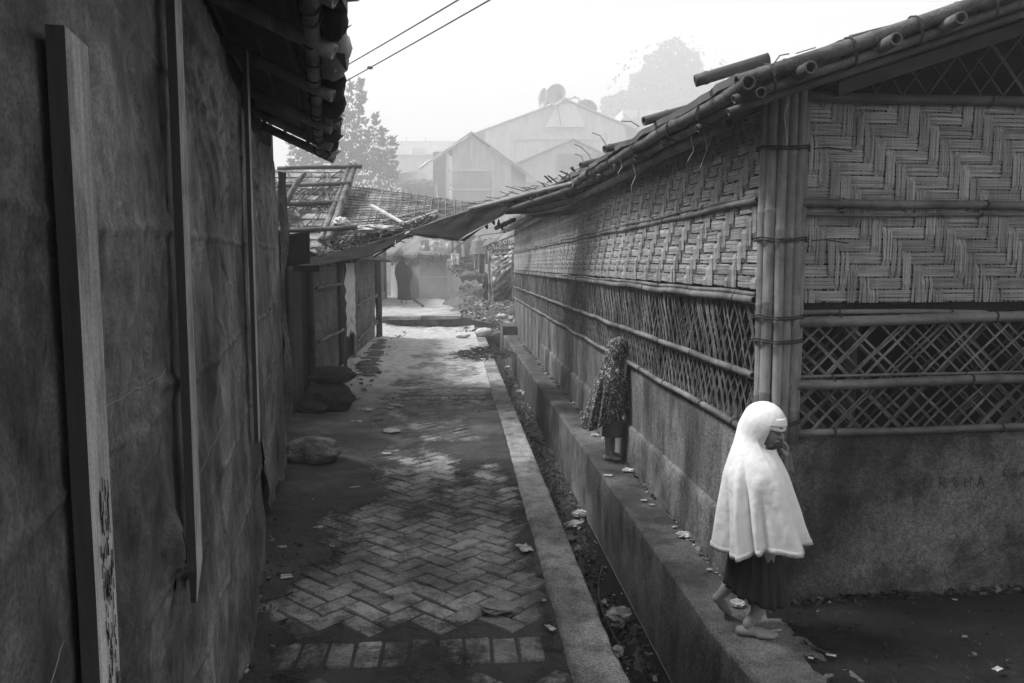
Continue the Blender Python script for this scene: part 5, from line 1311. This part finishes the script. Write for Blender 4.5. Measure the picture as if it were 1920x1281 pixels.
def px_box(t,nm,m_,x0,x1,y0,y1,Y,th=.1):
    b=MB(); p=[ay(x0,y1,Y),ay(x1,y1,Y),ay(x1,y0,Y),ay(x0,y0,Y)]; k=V((0,th,0)); b.hexa([p[0],p[1],p[1]+k,p[0]+k,p[3],p[2],p[2]+k,p[3]+k]); return b.obj(nm,m_,t)
D1=78
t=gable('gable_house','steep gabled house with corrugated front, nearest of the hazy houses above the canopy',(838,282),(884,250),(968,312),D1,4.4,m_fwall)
for x0,x1,y0,y1,m_ in ((836,842,285,400,m_pale),(882,886,262,300,m_pale),(905,908,270,300,m_pale),(840,924,318,321,m_pale),(840,924,354,357,m_pale),(922,926,300,400,m_pale)): px_box(t,'trim_board',m_,x0,x1,y0,y1,D1+.15)
b=MB()
for k in range(28): 
    x=842+k*3; q=ay(x,400,D1+.22); q2=ay(x,322,D1+.22); b.bar(q,q2,.04,.05)
b.obj('corrugation',m_fwall,t)
b=MB(); 
def tp(u,v): p=ay(lerp(lerp(838,884,v),lerp(770,800,v),u)-0,lerp(lerp(284,252,v),lerp(330,302,v),u),D1-.5); return p+V((0,.3*fbm(u*3,v*3),.1*fbm(u*4,v*4,2)))
b.grid(tp,20,10); b.obj('roof_sheet',m_pale,t,smooth=True,solid=.05)
px_box(t,'side_wall',m_fdark,812,838,285,400,D1+1.5,2)
# lean-to
l2=thing('lean_to','shaggy roofed lean-to left of the steep gabled house','lean-to',V((-6,74,4)))
b=MB(); pp=[ay(738,330,74),ay(808,318,74),ay(812,345,72),ay(742,352,72)]; up=V((0,0,.12)); b.hexa([pp[3],pp[2],pp[1],pp[0],pp[3]+up,pp[2]+up,pp[1]+up,pp[0]+up]); 
for k in range(160):
    p=pp[3].lerp(pp[2],R())+V((0,0,U(-.2,.5))); q=p+V((U(-.9,.9),0,U(-.3,.1))); b.bar(p,q,.09,.03)
b.obj('roof',m_froof,l2); px_box(l2,'wall',m_fdark,752,815,348,400,75,3)
for px in (760,818): b=MB(); b.bar(ay(px,345,72.5),ay(px+4,400,72.5),.16,.16); b.obj('post',m_fwall,l2)
# lower right gable
D3=92
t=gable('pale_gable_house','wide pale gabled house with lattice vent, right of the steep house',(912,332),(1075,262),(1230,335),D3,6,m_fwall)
px_box(t,'lattice_vent',m_froof,1045,1130,288,318,D3+.1,.3); px_box(t,'rail',m_pale,925,1150,340,342,D3+.1,.3); px_box(t,'pipe_edge',m_pale,1150,1153,300,400,D3+.1,.3)
b=MB()
for k in range(12):
    x=1045+7.7*k; b.bar(ay(x,318,D3-.1),ay(min(x+20,1132),289,D3-.1),.06,.05); b.bar(ay(x,289,D3-.15),ay(min(x+20,1132),318,D3-.15),.06,.05)
b.obj('vent_slats',m_fdark,t)
# upper house with the horn speaker
D4=112
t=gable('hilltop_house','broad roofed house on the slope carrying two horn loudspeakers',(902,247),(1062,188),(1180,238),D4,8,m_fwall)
b=MB(); q=[ay(1022,238,D4-.6),ay(1045,195,D4-.6),ay(1078,196,D4-.6),ay(1098,238,D4-.6)]; k_=V((0,.5,0)); b.hexa([q[0],q[3],q[3]+k_,q[0]+k_,q[1],q[2],q[2]+k_,q[1]+k_]); b.obj('ridge_sheet',m_pale,t)
b=MB(); b.bar(ay(1045,197,D4-.8),ay(1052,235,D4-.8),.12,.08); b.obj('sheet_fold',m_fdark,t)
for (a_,c_) in (((1055,185),(1086,184)),((1062,192),(1080,180)),((1075,180),(1092,190))): b=MB(); b.tube([ay(*a_,D4),ay(*c_,D4)],.07,6); b.obj('ridge_pole',m_fdark,t,smooth=True)
px_box(t,'upper_wall',m_plast,960,1140,250,262,D4-.2,.3)
# loudspeakers
ls=thing('loudspeaker','pair of grey horn loudspeakers mounted on the hilltop roof ridge','loudspeaker',ay(1045,190,D4-1))
def horn(c,d,r):
    b=MB(); d=V(d).normalized(); r=r*1.75; pts=[];rad=[]
    for i in range(10): t=i/9; pts.append(c+d*(2.2*t)); rad.append(r*(.16+.84*t**2.2))
    b.tube(pts,rad,20,False); pts2=[p-d*.05 for p in pts]; b.tube([p for p in pts2],[x*.94 for x in rad],20,False); b.tube([c-d*.8,c],[.4,.36],10); b.ring(c+d*2.2,d,r,.08,1,20); return b.obj('horn',m_metal,ls,smooth=True)
horn(ay(1046,183,D4-1)+V((.8,1.1,0)),(-.5,-.8,.1),.80); horn(ay(1036,186,D4-1)+V((.9,1.6,0)),(-.9,-.3,.1),.78)
b=MB(); b.tube([ay(1048,188,D4-.8),ay(1060,186,D4-.8)],.15,8); b.tube([ay(1050,200,D4-.8),ay(1050,184,D4-.8)],.08,8); b.obj('bracket',m_metal,ls)
# far long roof at left
D6=135
t=thing('long_house','long low roofed house far behind the leafy tree, with bright roof patches','house',V((-8,D6,8)))
b=MB(); a_,c_=ay(690,268,D6),ay(862,268,D6); e_,f_=ay(690,292,D6-3),ay(862,292,D6-3); up=V((0,0,.2)); b.hexa([e_,f_,c_,a_,e_+up,f_+up,c_+up,a_+up]); b.obj('roof',m_froof,t)
px_box(t,'wall',m_fwall,692,860,290,345,D6-2.5,5)
for x0,x1,y0,y1 in ((773,799,277,291),(815,832,281,292)):
    px_box(t,'roof_patch',m_pale,x0,x1,y0,y1,D6-3.2,.2)
for x in (762,798): b=MB(); b.tube([ay(x,270,D6),ay(x+1,263,D6),ay(x-1,257,D6)],.05,5); b.obj('ridge_stick',m_fdark,t)
px_box(t,'ridge_cap',m_fdark,690,862,265,268,D6,.3)
# right far roofs
D5=135
t=thing('terrace_house','far flat roofed house with a pole, just left of the bamboo eave','house',V((20,D5,12)))
px_box(t,'wall',m_fwall,1172,1330,222,300,D5,6); px_box(t,'roof',m_pale,1168,1340,206,222,D5-.6,7); px_box(t,'band',m_froof,1172,1330,232,236,D5-.2,.3)
b=MB(); b.tube([ay(1197,250,D5-1),ay(1197,202,D5-1)],.16,8); b.obj('pole',m_fdark,t)
b=MB(); b.tube([ay(1168,212,D5-1),ay(1190,232,D5-1)],.12,6); b.obj('brace',m_froof,t)
t=gable('far_gable_house','faint far gabled roof between the hilltop house and the terrace house',(1090,268),(1160,238),(1260,280),120,9,m_fwall)
# ================================================================ TREES
def big_tree():
    Y=74; base=ay(640,400,Y); t=thing('leafy_tree','tall leafy tree with upright tufted shoots behind the low woven hut','tree',V((base.x,Y,2.6)))
    b=MB(); b.tube([(base.x,Y,2.4),(base.x+.1,Y,5),(base.x+.2,Y,9),(base.x+.3,Y,13)],[.4,.3,.2,.08],8)
    sh=[(655,152,330,15),(674,148,300,12),(681,176,320,10),(642,196,340,15),(664,215,340,16),(707,215,340,11),(716,238,350,12),(690,246,350,14),(735,256,350,10),(630,235,350,16),(612,262,350,18),(590,268,350,20),(566,275,350,20),(725,290,370,12),(700,290,370,20),(655,280,370,22),(610,300,370,26),(570,300,370,24),(545,300,360,20),(738,318,372,9)]
    for (px,pt,pb,_) in sh:
        p=ay(px,pt,Y+U(-1.5,1.5)); q=V((base.x+U(-.5,.5),Y,U(5,8))); b.tube([q,q.lerp(p,.5)+V((0,0,-.6)),p],[.10,.06,.02],5)
    b.obj('trunk',m_trunk,t)
    b=MB(); s=Y/FPX
    def tuft(p,n,ln):
        for k in range(n):
            a=R()*6.28; d=V((math.cos(a),math.sin(a),U(.2,1.6))).normalized(); L2=ln*U(.7,1.15); leaf(b,p+d*L2*.55,L2,d,.2)
    for (px,pt,pb,w_) in sh:
        Y2=Y+U(-1.5,1.5); y=pt+4
        while y<pb:
            v=(y-pt)/(pb-pt); wx=w_*pw(v,[(0,.08),(.1,.5),(.3,.75),(.6,1.1),(1,1.3)])
            for m_ in range(3 if v<.45 else 2):
                a=R()*6.28; rr=math.sqrt(R())*wx; p=ay(px+rr*math.cos(a)+3*math.sin(v*9+px),y+U(-3,3),Y2+rr*math.sin(a)*s*1.2); tuft(p,6,U(.36,.58))
            y+=U(4.5,8)
    for k in range(430):
        x=U(540,742); y=U(268,400)
        if x>690 and y<290: continue
        tuft(ay(x+4*fbm(y*.05,x*.05),y,Y+U(-2.2,2.2)),8,U(.36,.56))
    b.ct=0; b.obj('crown',m_leafd,t)
big_tree()
def bamboo_clump():
    Y=188; s=Y/FPX; c=ay(1260,400,Y); t=thing('bamboo_clump','large feathery bamboo clump fading into the haze above the houses','tree',V((c.x,Y,20)))
    blobs=[(1262,105,32,32),(1240,125,35,30),(1290,125,28,28),(1225,160,45,30),(1270,165,55,45),(1310,165,30,35),(1205,150,22,16),(1180,195,45,22),(1150,200,25,18),(1240,200,80,30),(1300,200,50,30),(1325,190,22,25),(1345,160,14,22),(1360,205,25,25),(1215,235,100,30),(1300,240,60,30)]
    b=MB()
    for (x,y,rx,ry) in blobs:
        n=int(rx*ry*.8)
        for k in range(n):
            a=R()*6.28; r_=R()**.5; r_*=1+.35*mn.noise(V((math.cos(a)*2+x,math.sin(a)*2,0)))
            p=ay(x+rx*r_*math.cos(a),y+ry*r_*math.sin(a),Y+U(-1,1)*rx*s); 
            leaf(b,p,U(.6,1.4),V((U(-1,1),U(-1,1),U(-1.2,.2))).normalized(),.3)
    for k in range(110):
        a=R()*3.14; r_=U(1,1.25); x=1262+95*r_*math.cos(a); y=185-95*r_*math.sin(a)*U(.9,1.05)
        leaf(b,ay(x+U(-9,9),y+U(-9,9),Y),U(.5,1.2),V((U(-1,1),U(-1,1),U(-1.2,.2))).normalized(),.3)
    b.ct=0; b.obj('crown',m_leaf,t)
    b=MB()
    for k in range(22):
        x=1160+9*k; p=ay(x,U(90,190) if 1210<x<1320 else 190,Y); q=ay(1250+U(-40,40),330,Y); b.tube([q,q.lerp(p,.5)+V((0,0,1.5)),p],[.4,.3,.1],5)
    b.obj('trunk',m_trunk,t)
bamboo_clump()
t=thing('small_tree','small drooping tree right of the horn loudspeakers','tree',ay(1100,240,118)); b=MB()
for k in range(900):
    a=R()*6.28; r_=R()**.5; p=ay(1098+20*r_*math.cos(a),205+16*r_*math.sin(a)+.02*0,118+U(-1,1)); leaf(b,p,U(.4,.9),V((U(-1,1),U(-1,1),-.8)).normalized(),.28)
b.ct=0; b.obj('crown',m_leafd,t); b=MB(); b.tube([ay(1100,260,118),ay(1098,225,118),ay(1096,200,118)],[.2,.14,.05],6); b.obj('trunk',m_trunk,t)
# wooded hill behind, mostly lost in haze
b=MB()
# ================================================================ WIRES
for (a_,m__,c_,lab) in (((520,196,26),(710,86,17),(1000,-84,9),'thin overhead wire, upper of the two crossing the sky'),((520,222,26),(785,79,15.5),(1100,-104,8.6),'thin overhead wire with a splice, lower of the two crossing the sky')):
    A_,B_,C_=ay(*a_),ay(*m__),ay(*c_); b=MB(); pts=[]
    for i in range(33):
        t=i/32; p=A_.lerp(C_,t); pts.append(p+V((0,0,-.10*4*t*(1-t)*.3)))
    b.tube(pts,.0115,5)
    if 'splice' in lab: b.ell(pts[18],(.06,.06,.03))
    tag(b.obj('overhead_wire',m_wire,loc=A_,smooth=True),lab,'wire','overhead wires')
print('objects',len(bpy.data.objects),'polys',sum(len(o.data.polygons) for o in bpy.data.objects if o.type=='MESH'))
